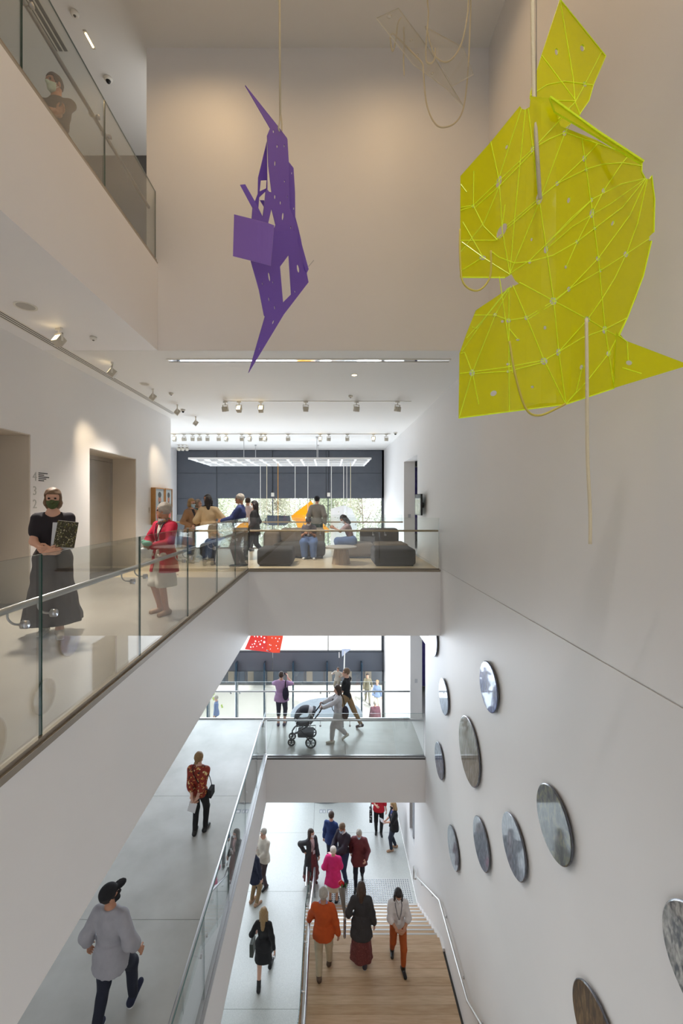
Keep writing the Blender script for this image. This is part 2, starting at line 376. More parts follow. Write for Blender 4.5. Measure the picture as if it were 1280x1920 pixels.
# tactile studs in front of the stair
tp = thing('tactile_paving', (1.5, 12.9, ZL0), 'square field of steel tactile studs at the foot of the oak stair', 'tactile paving')
MB().box(.0, 2.5, 12.42, 13.35, ZL0, ZL0 + .004).build('base_sheet', mat('tactile_sheet', (206, 208, 206), .4), tp)
mb = MB(); 
for i in range(36):
    for j in range(14): mb.cyl((.06 + i * .068, 12.48 + j * .063, ZL0 + .004), (.06 + i * .068, 12.48 + j * .063, ZL0 + .012), .02, 6, .016)
tag(mb.build('studs', mat('stud_steel', (150, 156, 160), .3, .8), tp), kind='stuff')

# ================================================================== BALUSTRADES
def bracket_mesh():
    """curved arm from under a rail (origin) back to a disc on the glass, which lies towards +y"""
    mb = MB()
    mb.tube(spline([(0, 0, 0), (0, -.004, -.05), (0, .03, -.085), (0, .085, -.09)], 4), .007, 6)
    mb.cyl((0, .085, -.09), (0, .118, -.09), .026, 14); me = mb.mesh()
    me.polygons.foreach_set('use_smooth', [True] * len(me.polygons)); me.materials.append(STEEL); return me
BRM = bracket_mesh()
def balustrade(name, label, axis, c, joints, z, h, side, rail_h=.9, rail_mat=STEEL, rail_r=.023, ext=(0, 0), base=True, chan=None):
    """glass panels standing along x or y; axis 'x': panels run along x at y=c. side: direction (+1/-1) of the rail from the glass"""
    org = (c, joints[0], z) if axis == 'y' else (joints[0], c, z)
    t = thing(name, org, label, 'balustrade'); th = .016
    for i in range(len(joints) - 1):
        a, b = joints[i] + .006, joints[i + 1] - .006
        mb = MB(); g = .0
        def q(l, w, zz): return (w, l, zz) if axis == 'y' else (l, w, zz)
        v = [q(l, c + w, zz) for zz in (z + g, z + h) for w in (-th / 2, th / 2) for l in (a, b)]
        # long faces glass, narrow faces edge
        mb.add(v, [(0, 1, 5, 4), (2, 6, 7, 3)], 0); mb.f += [(0, 2, 3, 1), (4, 5, 7, 6), (0, 4, 6, 2), (1, 3, 7, 5)]; mb.mi += [1, 2, 1, 1]
        mb.build('glass_panel', [GLASS, GEDGE, mat('glass_top_edge', (96, 122, 120), .1, spec=.8)], t)
    d = .105 * side; a, b = joints[0] + ext[0], joints[-1] + ext[1]
    p = (lambda l: (c + d, l, z + rail_h)) if axis == 'y' else (lambda l: (l, c + d, z + rail_h))
    rail = MB().tube([p(a), p(b)], rail_r, 14).build('handrail', rail_mat, t, smooth=False)
    rail.data.polygons.foreach_set('use_smooth', [True] * len(rail.data.polygons))
    for j in joints[1:-1]:
        for s in (-.14, .14):
            o = bpy.data.objects.new('bracket', BRM); link(o, rail); ORG[o.name] = ORG[t.name]
            o.location = Vector(p(j + s)) - ORG[t.name]
            o.rotation_euler.z = (R(90) if side < 0 else R(-90)) if axis == 'y' else (0 if side < 0 else R(180))
            if axis == 'y': o.rotation_euler.z = R(-90) if side < 0 else R(90)
    if base:
        mb = MB()
        if axis == 'y': mb.box(c - .022, c + .022, joints[0], joints[-1], z - .001, z + .03)
        else: mb.box(joints[0], joints[-1], c - .022, c + .022, z - .001, z + .03)
        mb.build('base_channel', chan or BRONZE, t)
    return t
WOODR = mat('oak_handrail', (188, 162, 124), .4)
GJ = [1.33, 2.78, 4.24, 5.69, 7.19, 8.6, Y2 + .05]
b2 = balustrade('glass_balustrade', 'long glass balustrade with steel rail in front of the woman carrying books', 'y', XL2 - .03, [-1.6, -.12] + GJ, 0.026, 1.194, -1, rail_h=.87)
balustrade('glass_balustrade', 'glass balustrade with timber rail in front of the lounge sofas', 'x', Y2 + .05, [XL2, -.32, 1.18, XR - .02], 0.01, 1.2, 1, rail_h=.89, rail_mat=WOODR)
balustrade('glass_balustrade', 'glass balustrade with timber rail behind the lounge sofas facing the trees', 'x', Y2B - .06, [-5.2, -3.7, -2.2, -.7, .8, XR - .04], 0.0, 1.15, -1, rail_h=.9, rail_mat=WOODR)
balustrade('glass_balustrade', 'glass balustrade of the uppermost gallery in front of the man with crossed arms', 'y', XL3 - .03, [-.5, .95, 2.45, 3.9, 5.35, YU - .02], ZL3, 1.12, -1, rail_h=.87)
balustrade('glass_balustrade', 'glass balustrade beside the void, right of the woman in the floral blouse', 'y', XL1 - .03, [.2, 1.6, 3.0, 4.4, 5.8, 7.25, 8.7, 10.1, Y1 + .05], ZL1 + .05, 1.13, -1, rail_h=.85, chan=STEEL)
balustrade('glass_balustrade', 'glass balustrade with steel rail nearest the pushchair', 'x', Y1 + .05, [XL1, -.35, .72, XR - .02], ZL1 + .005, 1.14, 1, rail_h=.9, chan=STEEL)
balustrade('glass_balustrade', 'glass balustrade behind the pushchair, facing the bright entrance', 'x', Y1B - .06, [-8.6, -7.1, -5.7, -4.3, -2.9, -1.5, -.1, 1.3, XR - .04], ZL1, 1.16, -1, rail_h=.9, chan=STEEL)

# stair balustrade on the left, rail on the right wall
sb = thing('stair_balustrade', (-.5, 12.4, ZL0), 'glass and steel balustrade along the left side of the oak stair', 'balustrade')
prof = [(12.75, ZL0), (12.2, ZL0 + .1), (9.6, ZLD), (7.7, ZLD), (5.6, ZLD + 1.25)]
def zst(y):
    for (a, za), (b, zb) in zip(prof, prof[1:]):
        if b <= y <= a: return za + (zb - za) * (a - y) / (a - b)
    return prof[-1][1]
gy_ = [12.3, 11.0, 9.7, 8.4, 7.1, 5.8]
for a, b in zip(gy_, gy_[1:]):
    a -= .006; b += .006; mm = [a] + [y for (y, _) in prof if b < y < a] + [b]
    v = []; 
    for y in mm:
        for x in (-.508, -.492):
            v += [(x, y, zst(y) - .05), (x, y, zst(y) + 1.0)]
    f = []; mi = []
    for i in range(len(mm) - 1):
        o = i * 4; f += [(o, o + 1, o + 5, o + 4), (o + 2, o + 6, o + 7, o + 3), (o + 1, o + 3, o + 7, o + 5)]; mi += [0, 0, 1]
    L = 4 * (len(mm) - 1); f += [(0, 2, 3, 1), (L, L + 1, L + 3, L + 2)]; mi += [1, 1]
    mb = MB(); mb.add(v, f); mb.mi = mi; mb.build('glass_panel', [GLASS, GEDGE], sb)
rp = [(-.4, 12.72, ZL0 + .1), (-.4, 12.72, ZL0 + .86), (-.4, 12.6, ZL0 + .95), (-.4, 12.2, ZL0 + 1.02), (-.4, 9.6, ZLD + .93), (-.4, 7.75, ZLD + .93), (-.4, 5.6, ZLD + 2.18)]
rl = MB().tube(rp, .024, 12).build('handrail', STEEL, sb, smooth=True)
for y in (12.0, 10.9, 9.9, 8.9, 8.0, 6.9):
    zz = zst(y) + .85
    MB().tube([(-.4, y, zz + .08), (-.4, y, zz), (-.49, y, zz)], .008, 6).cyl((-.47, y, zz), (-.492, y, zz), .022, 10).build('bracket', STEEL, rl)
MB().cyl((-.4, 12.72, ZL0), (-.4, 12.72, ZL0 + .1), .03, 12).build('newel', STEEL, sb)
MB().cyl((-.62, 12.66, ZL0), (-.62, 12.66, ZL0 + .92), .022, 10).tube([(-.62, 12.66, ZL0 + .92), (-.62, 12.0, ZL0 + .95)], .018, 10).build('newel', STEEL, sb)
hr = thing('wall_handrail', (2.5, 12.3, ZL0), 'bent steel handrail fixed to the white wall beside the oak stair', 'handrail')
rp = [(2.57, 12.62, ZL0 + .62), (2.5, 12.62, ZL0 + .62), (2.5, 12.62, ZL0 + .98), (2.5, 12.2, ZL0 + 1.03), (2.5, 9.72, ZLD + .95), (2.5, 7.75, ZLD + .95), (2.5, 5.7, ZLD + 2.2)]
rl = MB().tube(rp, .022, 12).build('rail', mat('satin_steel', (206, 204, 200), .35, .7), hr, smooth=True)
for (y, zz) in ((11.6, ZL0 + 1.4), (10.4, ZL0 + 2.2), (9.4, ZLD + .95), (8.2, ZLD + .95), (7.2, ZLD + 1.29)):
    MB().tube([(2.5, y, zz), (2.5, y, zz - .06), (2.578, y, zz - .06)], .008, 6).cyl((2.56, y, zz - .06), (2.579, y, zz - .06), .025, 10).build('bracket', STEEL, rl)

# ================================================================== CEILING FITTINGS
WARM = (1.0, .80, .55)
LENS = glow('lamp_lens', (255, 226, 170), 5); LENSOFF = mat('lamp_lens_off', (150, 144, 130), .2)
def spot_meshes():
    base = MB().box(-.05, .05, -.02, .02, -.03, 0).cyl((0, 0, -.03), (0, 0, -.075), .014, 8)
    yoke = MB().box(-.07, .07, -.012, .012, -.088, -.075).box(-.07, -.058, -.014, .014, -.19, -.075).box(.058, .07, -.014, .014, -.19, -.075)
    head = MB().box(-.055, .055, -.055, .055, -.065, .065)
    lens = MB().box(-.045, .045, -.06, -.0545, -.052, .052)
    out = []
    for m, mm in ((base, FITW), (yoke, FITW), (head, FITG), (lens, None)):
        me = m.mesh(); out.append(me)
        if mm: me.materials.append(mm)
    return out
SPM = spot_meshes(); LM_ON = SPM[3].copy(); LM_ON.materials.append(LENS); SPM[3].materials.append(LENSOFF)
def spotlight(loc, yaw, tilt, on, label, group, watts=0, target=None, scale=1.0):
    wide = watts > 200
    t = thing('track_spotlight', loc, label, 'spotlight', group); t.rotation_euler.z = yaw; t.scale = (scale,) * 3
    for n, me in (('mount', SPM[0]), ('yoke', SPM[1])): link(bpy.data.objects.new(n, me), t)
    h = link(bpy.data.objects.new('lamp_head', SPM[2]), t); h.location = (0, 0, -.18); h.rotation_euler.x = tilt
    link(bpy.data.objects.new('lens', LM_ON if on else SPM[3]), h)
    if watts:
        light('spot_beam', 'SPOT', Vector(loc) + Vector((0, 0, -.30)), Vector(target), watts, (1, .93, .84) if wide else WARM, spot_size=R(96 if wide else 48), spot_blend=.9, shadow_soft_size=.12 if wide else .05)
    return t
# row over the lift lobby (left)
TL = -3.77
for i, y in enumerate((6.05, 7.55, 9.3, 10.8, 12.3)):
    tgt = (XLW, y + .9, 2.2)
    spotlight((TL, y, CE), R(-70) if i else R(-20), R(-35), i in (0, 1), 'cream ceiling spotlight over the lift lobby, %s from the near end' % ('first', 'second', 'third', 'fourth', 'last')[i], 'spotlights over the lift lobby', (560, 110, 560, 100, 0)[i], ((-3.2, 4.6, 0), tgt, (-3.4, 8.4, 0), tgt, tgt)[i])
# row on a recessed track over the lounge
tk = thing('lighting_track', (.2, 10.4, CE), 'thin white recessed track carrying six spotlights over the lounge', 'track')
MB().box(-2.5, 2.0, 10.38, 10.42, CE - .012, CE + .01).build('rail', FITW, tk)
NUM = ['leftmost', 'second', 'third', 'fourth', 'fifth', 'sixth', 'seventh', 'eighth', 'ninth', 'tenth', 'eleventh', 'twelfth', 'thirteenth', 'fourteenth', 'fifteenth', 'sixteenth', 'seventeenth']
for i, u in enumerate((422, 448, 489, 573, 668, 745)):
    on = i in (1, 2)
    spotlight(((u - U0) * 10.4 / F, 10.4, CE - .012), R(8 * (i - 2)), R(-28 if on else -75), on, 'cream spotlight on the near track over the lounge, %s from the left' % NUM[i].replace('leftmost', 'first'), 'spotlights over the lounge', 230 if on else 0, ((u - U0) * 10.4 / F + 1.2, 11.6, 0))
tk = thing('lighting_track', (-1, 15.3, CE), 'long white far track carrying many spotlights above the hanging grid', 'track')
MB().box(-5.6, 2.2, 15.28, 15.32, CE - .02, CE + .01).build('rail', FITW, tk)
for i, u in enumerate((327, 345, 361, 374, 389, 410, 424, 453, 468, 489, 497, 540, 600, 616, 651, 700, 724)):
    on = i in (0, 6, 8, 10, 12, 15)
    spotlight(((u - U0) * 15.3 / F, 15.3, CE - .02), R(random.uniform(-25, 25)), R(-28 if on else -80), on, 'small white spotlight on the far track, %s from the left' % NUM[i].replace('leftmost', 'first'), 'spotlights on the far track')
for i, u in enumerate((335, 342, 350)):
    spotlight(((u - U0) * 18.2 / F, 18.2, CE), R(40), R(-60), False, 'white spotlight at the left end before the charcoal blinds, %s of three' % NUM[i].replace('leftmost', 'first'), 'spotlights by the blinds')
# slot diffusers
def slot(name, label, x0, x1, y0, y1, z, n, along):
    t = thing(name, ((x0 + x1) / 2, (y0 + y1) / 2, z), label, 'air vent')
    MB().box(x0, x1, y0, y1, z - .004, z + .002).build('slot_back', mat('slot_dark', (64, 62, 60), .6), t)
    for i in range(n + 1):
        if along == 'y':
            x = x0 + (x1 - x0) * i / n; MB().box(x - .012, x + .012, y0, y1, z - .006, z).build('blade', FITW, t)
        else:
            y = y0 + (y1 - y0) * i / n; MB().box(x0, x1, y - .012, y + .012, z - .006, z).build('blade', FITW, t)
    return t
slot('slot_diffuser', 'long triple-slot air diffuser along the ceiling beside the lift wall', -4.31, -4.17, 1.0, 11.9, CE, 3, 'y')
slot('slot_diffuser', 'air diffuser slot in the brown ceiling of the uppermost gallery', -4.45, -4.2, 5.0, 7.0, TOP, 3, 'y')
t = thing('slot_window', (0, 7.43, CE), 'wide shiny slot across the ceiling just behind the tall wall', 'ceiling slot')
x0, x1 = (316 - U0) * 7.43 / F, (842 - U0) * 7.43 / F
MB().box(x0, x1, 7.36, 7.48, CE - .006, CE).build('mirror_strip', mat('mirror_strip', (236, 236, 236), .06, 1.0), t)
for y in (7.35, 7.48): MB().box(x0 - .01, x1 + .01, y, y + .012, CE - .014, CE).build('lip', FITW, t)
t = thing('linear_light', (-3.6, 6.4, TOP), 'short dotted LED line in the brown ceiling of the uppermost gallery', 'light')
a, b = px(160, 60, 1), px(175, 88, 1); za = TOP - EYE
A = Vector((a.x * za / (a.z - EYE), za / (a.z - EYE), TOP)); B = Vector((b.x * za / (b.z - EYE), za / (b.z - EYE), TOP))
d = (B - A); M3 = Matrix.Rotation(math.atan2(d.y, d.x), 3, 'Z')
MB().obox((A + B) / 2 + Vector((0, 0, -.004)), d.length + .06, .05, .01, M3).build('housing', FITG, t)
for i in range(8): MB().lathe(A + d * (i + .5) / 8 + Vector((0, 0, -.016)), [(.016, 0), (.016, .008)], 10).build('led', LENS, t)
def dome(name, loc, label, cat, r=.06, dark=False):
    t = thing(name, loc, label, cat)
    MB().lathe(loc, [(r * .5, -.045), (r * .8, -.04), (r, -.02), (r, 0)], 18).build('housing', FITW, t, smooth=True)
    if dark: MB().lathe(loc, [(.004, -.085), (r * .4, -.075), (r * .6, -.045)], 14).build('lens_dome', BLACK, t, smooth=True)
    else: MB().lathe(loc, [(r * .25, -.055), (r * .35, -.044)], 12).build('sensor', mat('sensor_grey', (120, 116, 108), .5), t)
    return t
def onceil(u, v, z): Y = (z - EYE) * F / (V0 - v); return Vector(((u - U0) * Y / F, Y, z))
dome('smoke_detector', onceil(140, 24, TOP), 'round smoke detector at the top of the picture by the dotted light', 'smoke detector')
dome('security_camera', onceil(203, 147, TOP), 'dark dome camera in the brown ceiling left of the tall wall', 'camera', .07, True)
dome('smoke_detector', onceil(175, 632, CE), 'small white detector beside the first lobby spotlight', 'smoke detector', .05)
dome('smoke_detector', onceil(321, 737, CE), 'small white detector beside the third lobby spotlight', 'smoke detector', .05)
dome('security_camera', onceil(343, 768, CE), 'small dark dome camera at the end of the lobby ceiling vent', 'camera', .06, True)
dome('smoke_detector', onceil(657, 742, CE), 'small white detector above the fifth lounge spotlight', 'smoke detector', .05)
dome('security_camera', onceil(741, 811, CE), 'tiny dark dome camera where the right wall meets the far ceiling', 'camera', .07, True)
for (u, v, r, lb) in ((48, 574, .13, 'large flush round ceiling speaker above the lift lobby at the left edge'), (271, 720, .1, 'flush round ceiling speaker between the third lobby spotlight and its vent'), (664, 703, .06, 'lit round downlight near the shiny ceiling slot')):
    p = onceil(u, v, CE); t = thing('ceiling_disc', p, lb, 'downlight' if r < .08 else 'speaker')
    MB().lathe(p, [(r * .82, -.004), (r, -.008), (r, 0)], 24).build('ring', FITW, t); MB().lathe(p, [(r * .8, -.006), (r * .8, 0)], 24).build('grille', LENS if r < .08 else mat('grille', (198, 194, 186), .7, noise=.3, nscale=300), t)
# downlights above the frame; the void and gallery ones are added as warm fill
for (x, y, lb) in ((-1.9, 5.6, 'recessed warm downlight in the high ceiling above the purple sculpture'), (1.0, 5.3, 'recessed warm downlight in the high ceiling before the tall wall'), (-.4, 2.2, 'added unseen warm fill light in the high ceiling over the void'), (-4.0, 3.0, 'added unseen warm fill light over the uppermost gallery')):
    t = thing('unseen_downlight', (x, y, TOP), lb, 'downlight')
    MB().lathe((x, y, TOP), [(.07, -.002), (.09, -.008), (.09, 0)], 20).build('ring', FITW, t); MB().lathe((x, y, TOP), [(.068, -.004), (.068, 0)], 20).build('lens', LENS, t)
    light('downlight_beam', 'SPOT', (x, y, TOP - .03), (0, 0, 0), 95 if x > -3 else 30, (1, .68, .36), spot_size=R(160), spot_blend=.8, shadow_soft_size=.07)

t = thing('unseen_downlight', (.9, .2, TOP), 'added unseen spotlight in the high ceiling brightening the yellow sculpture', 'downlight')  # extra lamp out of view, added to brighten the yellow sheets and lines
MB().lathe((.9, .2, TOP), [(.07, -.002), (.09, -.008), (.09, 0)], 20).build('ring', FITW, t); MB().lathe((.9, .2, TOP), [(.068, -.004), (.068, 0)], 20).build('lens', LENS, t)
light('sculpture_fill', 'SPOT', (.9, .2, TOP - .03), Vector((1.35, 2.75, 3.3)), 800, (1, .93, .8), spot_size=R(34), spot_blend=1.0, shadow_soft_size=.1)

# ================================================================== WALL OBJECTS
# disc artworks on the right wall
def disc_mat(name, a, b, c, scale=4, stretch=(1, 1, .5), rough=.04, spec=.3):
    m = bpy.data.materials.new(name); m.use_nodes = True; nt = m.node_tree; s = nt.nodes['Principled BSDF']
    tc = nt.nodes.new('ShaderNodeTexCoord'); mp = nt.nodes.new('ShaderNodeMapping'); mp.inputs['Scale'].default_value = stretch
    oi = nt.nodes.new('ShaderNodeObjectInfo'); nt.links.new(oi.outputs['Random'], mp.inputs['Location'])
    n = nt.nodes.new('ShaderNodeTexNoise'); n.inputs['Scale'].default_value = scale; n.inputs['Detail'].default_value = 8; n.inputs['Distortion'].default_value = .6
    r = nt.nodes.new('ShaderNodeValToRGB'); e = r.color_ramp.elements; e[0].position = .36; e[0].color = (*lin(a), 1); e[1].position = .66; e[1].color = (*lin(c), 1)
    k = e.new(.5); k.color = (*lin(b), 1)
    nt.links.new(tc.outputs['Object'], mp.inputs[0]); nt.links.new(mp.outputs[0], n.inputs['Vector']); nt.links.new(n.outputs[0], r.inputs[0]); nt.links.new(r.outputs[0], s.inputs['Base Color'])
    s.inputs['Roughness'].default_value = .35; s.inputs['Coat Weight'].default_value = 1; s.inputs['Coat Roughness'].default_value = rough; s.inputs['Specular IOR Level'].default_value = spec
    return m
DM = dict(blue=disc_mat('disc_blue', (14, 20, 84), (30, 44, 130), (120, 136, 196), 9, (1, 2.2, .7)), slate=disc_mat('disc_slate', (40, 46, 72), (74, 84, 112), (128, 136, 160), 12, (1, 2, .7)),
    brown=disc_mat('disc_umber', (82, 68, 48), (112, 98, 72), (146, 142, 136), 12, (1, 3, .5)), grey=disc_mat('disc_grey', (92, 100, 112), (114, 122, 136), (142, 150, 162), 14, (1, 1.6, .7)),
    olive=disc_mat('disc_olive', (36, 42, 44), (72, 80, 80), (120, 120, 94), 11, (1, 1.5, .8)), speck=disc_mat('disc_speckle', (52, 52, 58), (128, 124, 120), (186, 182, 176), 26), bark=disc_mat('disc_bark', (34, 32, 36), (74, 60, 46), (120, 100, 76), 8, (1, 2.5, .8)))
DI = [(10.457, -1.741, .41, 'blue', 'half-hidden blue and white disc highest on the right wall'), (6.842, -1.356, .384, 'blue', 'deep blue and white glossy disc, highest of those in full view'),
    (9.498, -2.705, .378, 'slate', 'slate-blue disc between the half-hidden disc and the pushchair walkway edge'), (7.804, -2.916, .566, 'brown', 'largest disc on the right wall, grey above and brown below'),
    (9.879, -4.34, .378, 'slate', 'dark slate disc beside the edge of the pushchair walkway'), (4.869, -2.058, .38, 'olive', 'dark olive disc at the right end of the row of four'),
    (5.918, -3.145, .38, 'grey', 'grey-blue disc, third in the row of four'), (7.175, -4.101, .375, 'grey', 'grey-blue disc, second in the row of four'), (8.783, -5.458, .377, 'grey', 'pale grey disc, first in the row of four above the stair rail'),
    (2.9, -1.62, .38, 'speck', 'black and white speckled disc cut by the right edge of the picture'), (4.1, -3.52, .38, 'bark', 'dark bark-coloured disc cut by the bottom edge of the picture')]
MX = Matrix.Rotation(R(-90), 3, 'Y')
for (y, z, r, k, lb) in DI:
    t = thing('disc_artwork', (XR, y, z), lb, 'artwork', 'disc artworks on the right wall')
    MB().cyl((XR, y, z), (XR - .025, y, z), .07, 16).build('mount', DARK, t)
    MB().lathe((XR, y, z), [(r * .97, .024), (r * .985, .026), (r, .032), (r, .046), (r * .985, .05)], 64, M=MX).build('backing', mat('disc_rim', (96, 98, 106), .25, .5), t)
    MB().lathe((XR - .05, y, z), [(r * .985, 0), (r * .97, .004)], 64, M=MX).build('face', DM[k], t)
# small fixings on the right wall
t = thing('wall_hook', (XR, 3.17, -1.38), 'tiny dark hook on the right wall above the speckled disc', 'hook'); MB().cyl((XR, 3.17, -1.4), (XR - .03, 3.17, -1.4), .007, 8).cyl((XR - .03, 3.17, -1.4), (XR - .03, 3.17, -1.36), .007, 8).build('peg', DARK, t)

# wayfinding sign and notices on the left wall
t = thing('lobby_sign', (XLW, 6.85, 1.9), 'grey floor numerals with lines of small dark lettering beside the lift', 'sign')
def wall_text(body, y, z, size, m, name, depth=.002, parent=None):
    cu = bpy.data.curves.new(name, 'FONT'); cu.body = body; cu.size = size; cu.extrude = depth; cu.resolution_u = 2
    o = bpy.data.objects.new(name, cu); COL.objects.link(o)
    dg = bpy.context.evaluated_depsgraph_get(); me = bpy.data.meshes.new_from_object(o.evaluated_get(dg)); bpy.data.objects.remove(o)
    me.materials.clear(); me.transform(Matrix.Translation((XLW + .003, y, z)) @ Matrix(((0, 0, 1, 0), (1, 0, 0, 0), (0, 1, 0, 0), (0, 0, 0, 1))))
    return put(name, me, parent, m)
SG = mat('numeral_grey', (186, 186, 182), .5); SB = mat('letter_black', (44, 46, 48), .5)
yw = lambda u: -XLW * F / (U0 - u)
for (n, v) in (('4', 893), ('3', 920), ('2', 945), ('1', 970)):
    y = yw(61); wall_text(n, y, EYE - (v + 8 - V0) * y / F, .2, SG, 'numeral', parent=t)
# the lettering is too small to read in the photograph: plain strokes of the same lengths
y0 = yw(72)
for i, (w, v) in enumerate(((.135, 887), (.08, 890.5), (.16, 894), (.11, 897.5), (.07, 901))):
    mb = MB(); z = EYE - (v - V0) * 6.85 / F; y = y0; 
    while y < y0 + w * 1.6:
        l = random.uniform(.012, .022); mb.box(XLW, XLW + .003, y, y + l, z - .008, z + .008); y += l + .006
    mb.build('text_line', SB, t)
t = thing('wall_label', (XLW, 11.05, 1.4), 'small white caption card between the lift and the portraits', 'label'); MB().box(XLW, XLW + .006, 10.98, 11.1, 1.3, 1.44).build('card', mat('card', (214, 210, 204), .6), t)
for zz in (1.41, 1.385, 1.36): MB().box(XLW + .006, XLW + .0065, 10.995, 11.08 - random.random() * .03, zz, zz + .008).build('print_line', mat('print_grey', (130, 128, 124), .7), t)
# two framed portraits
FRM = mat('oak_frame', (176, 128, 70), .45, noise=.2, nscale=6)
def portrait(y0, y1, z0, z1, hair, skin, coat, lb):
    t = thing('framed_portrait', (XLW, (y0 + y1) / 2, z0), lb, 'painting', 'framed portraits by the lift'); d = .12; w = .03
    for a in ((y0, y0 + w, z0, z1), (y1 - w, y1, z0, z1), (y0 + w, y1 - w, z0, z0 + w), (y0 + w, y1 - w, z1 - w, z1)): MB().box(XLW, XLW + d, *a).build('frame_bar', FRM, t)
    c = MB().box(XLW, XLW + d - .02, y0 + w, y1 - w, z0 + w, z1 - w).build('canvas', mat('canvas_sky', (190, 204, 214), .7, noise=.2, nscale=5), t)
    yc = (y0 + y1) / 2; W = y1 - y0; H = z1 - z0; xx = XLW + d - .018
    def blob(nm, cy, cz, ry, rz, m):
        v = [(xx, cy + ry * math.cos(k * math.pi / 10), cz + rz * math.sin(k * math.pi / 10)) for k in range(20)]
        MB().add(v, [tuple(range(20))]).build(nm, m, c)
    blob('painted_coat', yc, z0 + H * .3, W * .34, H * .25, coat); xx += .001; blob('painted_face', yc, z0 + H * .68, W * .15, H * .13, skin); xx += .001; blob('painted_hair', yc, z0 + H * .81, W * .17, H * .08, hair); blob('painted_beard', yc, z0 + H * .57, W * .1, H * .06, hair)
portrait(11.14, 11.78, .98, 1.95, BLACK, mat('painted_skin', (186, 132, 110), .7), mat('painted_coral', (228, 128, 110), .7), 'left one of two oak-framed portraits, coral coat on pale blue')
portrait(11.84, 12.36, .98, 1.95, BLACK, mat('painted_skin', (186, 132, 110), .7), mat('painted_red', (226, 92, 70), .7), 'right one of two oak-framed portraits, red coat on pale blue')
# screen on the right wall by the lounge
t = thing('wall_screen', (XR, 11.75, 1.1), 'small flat screen on a black wall arm right of the lounge', 'screen')
MB().box(XR - .1, XR, 11.7, 11.86, 1.42, 1.56).build('wall_arm', BLACK, t)
s = MB().box(XR - .15, XR - .1, 11.35, 12.1, 1.22, 1.79).build('casing', BLACK, t, bevel=.006)
MB().box(XR - .153, XR - .15, 11.38, 12.07, 1.25, 1.76).build('display', mat('display_glass', (92, 104, 104), .05, noise=.6, nscale=4, c2=(190, 196, 196)), t)
# violet banners inside the two doorways
for (y, z0, z1, lb) in ((16.2, .4, 2.9, 'tall violet banner inside the doorway right of the lounge'), (15.2, ZL1 + .3, ZL1 + 2.8, 'tall violet banner inside the doorway right of the pushchair')):
    t = thing('banner', (3.3, y, z0), lb, 'banner'); MB().box(2.97, 3.8, y, y + .02, z0, z1).build('cloth', mat('violet_print', (58, 44, 120), .6, noise=.5, nscale=5, c2=(96, 84, 170)), t)
    MB().cyl((2.96, y + .01, z1), (3.85, y + .01, z1), .015, 8).build('top_rod', STEEL, t); MB().cyl((2.96, y + .01, z0), (3.85, y + .01, z0), .012, 8).build('bottom_rod', STEEL, t)
for (y, z, lb) in ((14.6, 1.05, 'small steel switch plate on the doorway jamb by the lounge'), (13.5, ZL1 + 1.1, 'small steel switch plate on the doorway jamb by the pushchair')):
    t = thing('switch_plate', (2.75, y + .09, z), lb, 'switch'); MB().box(2.72, 2.8, y + .06, y + .069 + (.03 if y > 14 else 0), z, z + .12).build('plate', STEEL, t)
# pictogram decals on the ground floor
t = thing('floor_pictograms', (-.1, 16.4, ZL0), 'pair of pale grey pictogram squares on the ground floor', 'floor sign')
for (u0, u1) in ((599, 604), (605, 610), (613, 623)):
    Y0, Y1_ = 11.6 * F / (1524.5 - V0), 11.6 * F / (1517.5 - V0); a, b = (u0 - U0) * Y0 / F, (u1 - U0) * Y0 / F
    q = MB().box(a, b, Y0, Y1_, ZL0, ZL0 + .003).build('tile', mat('picto_grey', (150, 156, 164), .5), t)
    if u0 < 612:
        MB().cyl(((a + b) / 2, (Y0 + Y1_) / 2 + .05, ZL0 + .003), ((a + b) / 2, (Y0 + Y1_) / 2 + .05, ZL0 + .005), .018, 10).box((a + b) / 2 - .02, (a + b) / 2 + .02, Y0 + .02, (Y0 + Y1_) / 2 + .02, ZL0 + .003, ZL0 + .005).build('figure', WHITE, q)
    else: MB().box(a + .04, b - .04, Y0 + .03, Y0 + .09, ZL0 + .003, ZL0 + .005).box(a + .05, b - .05, Y0 + .1, Y0 + .14, ZL0 + .003, ZL0 + .005).build('figure', WHITE, q)

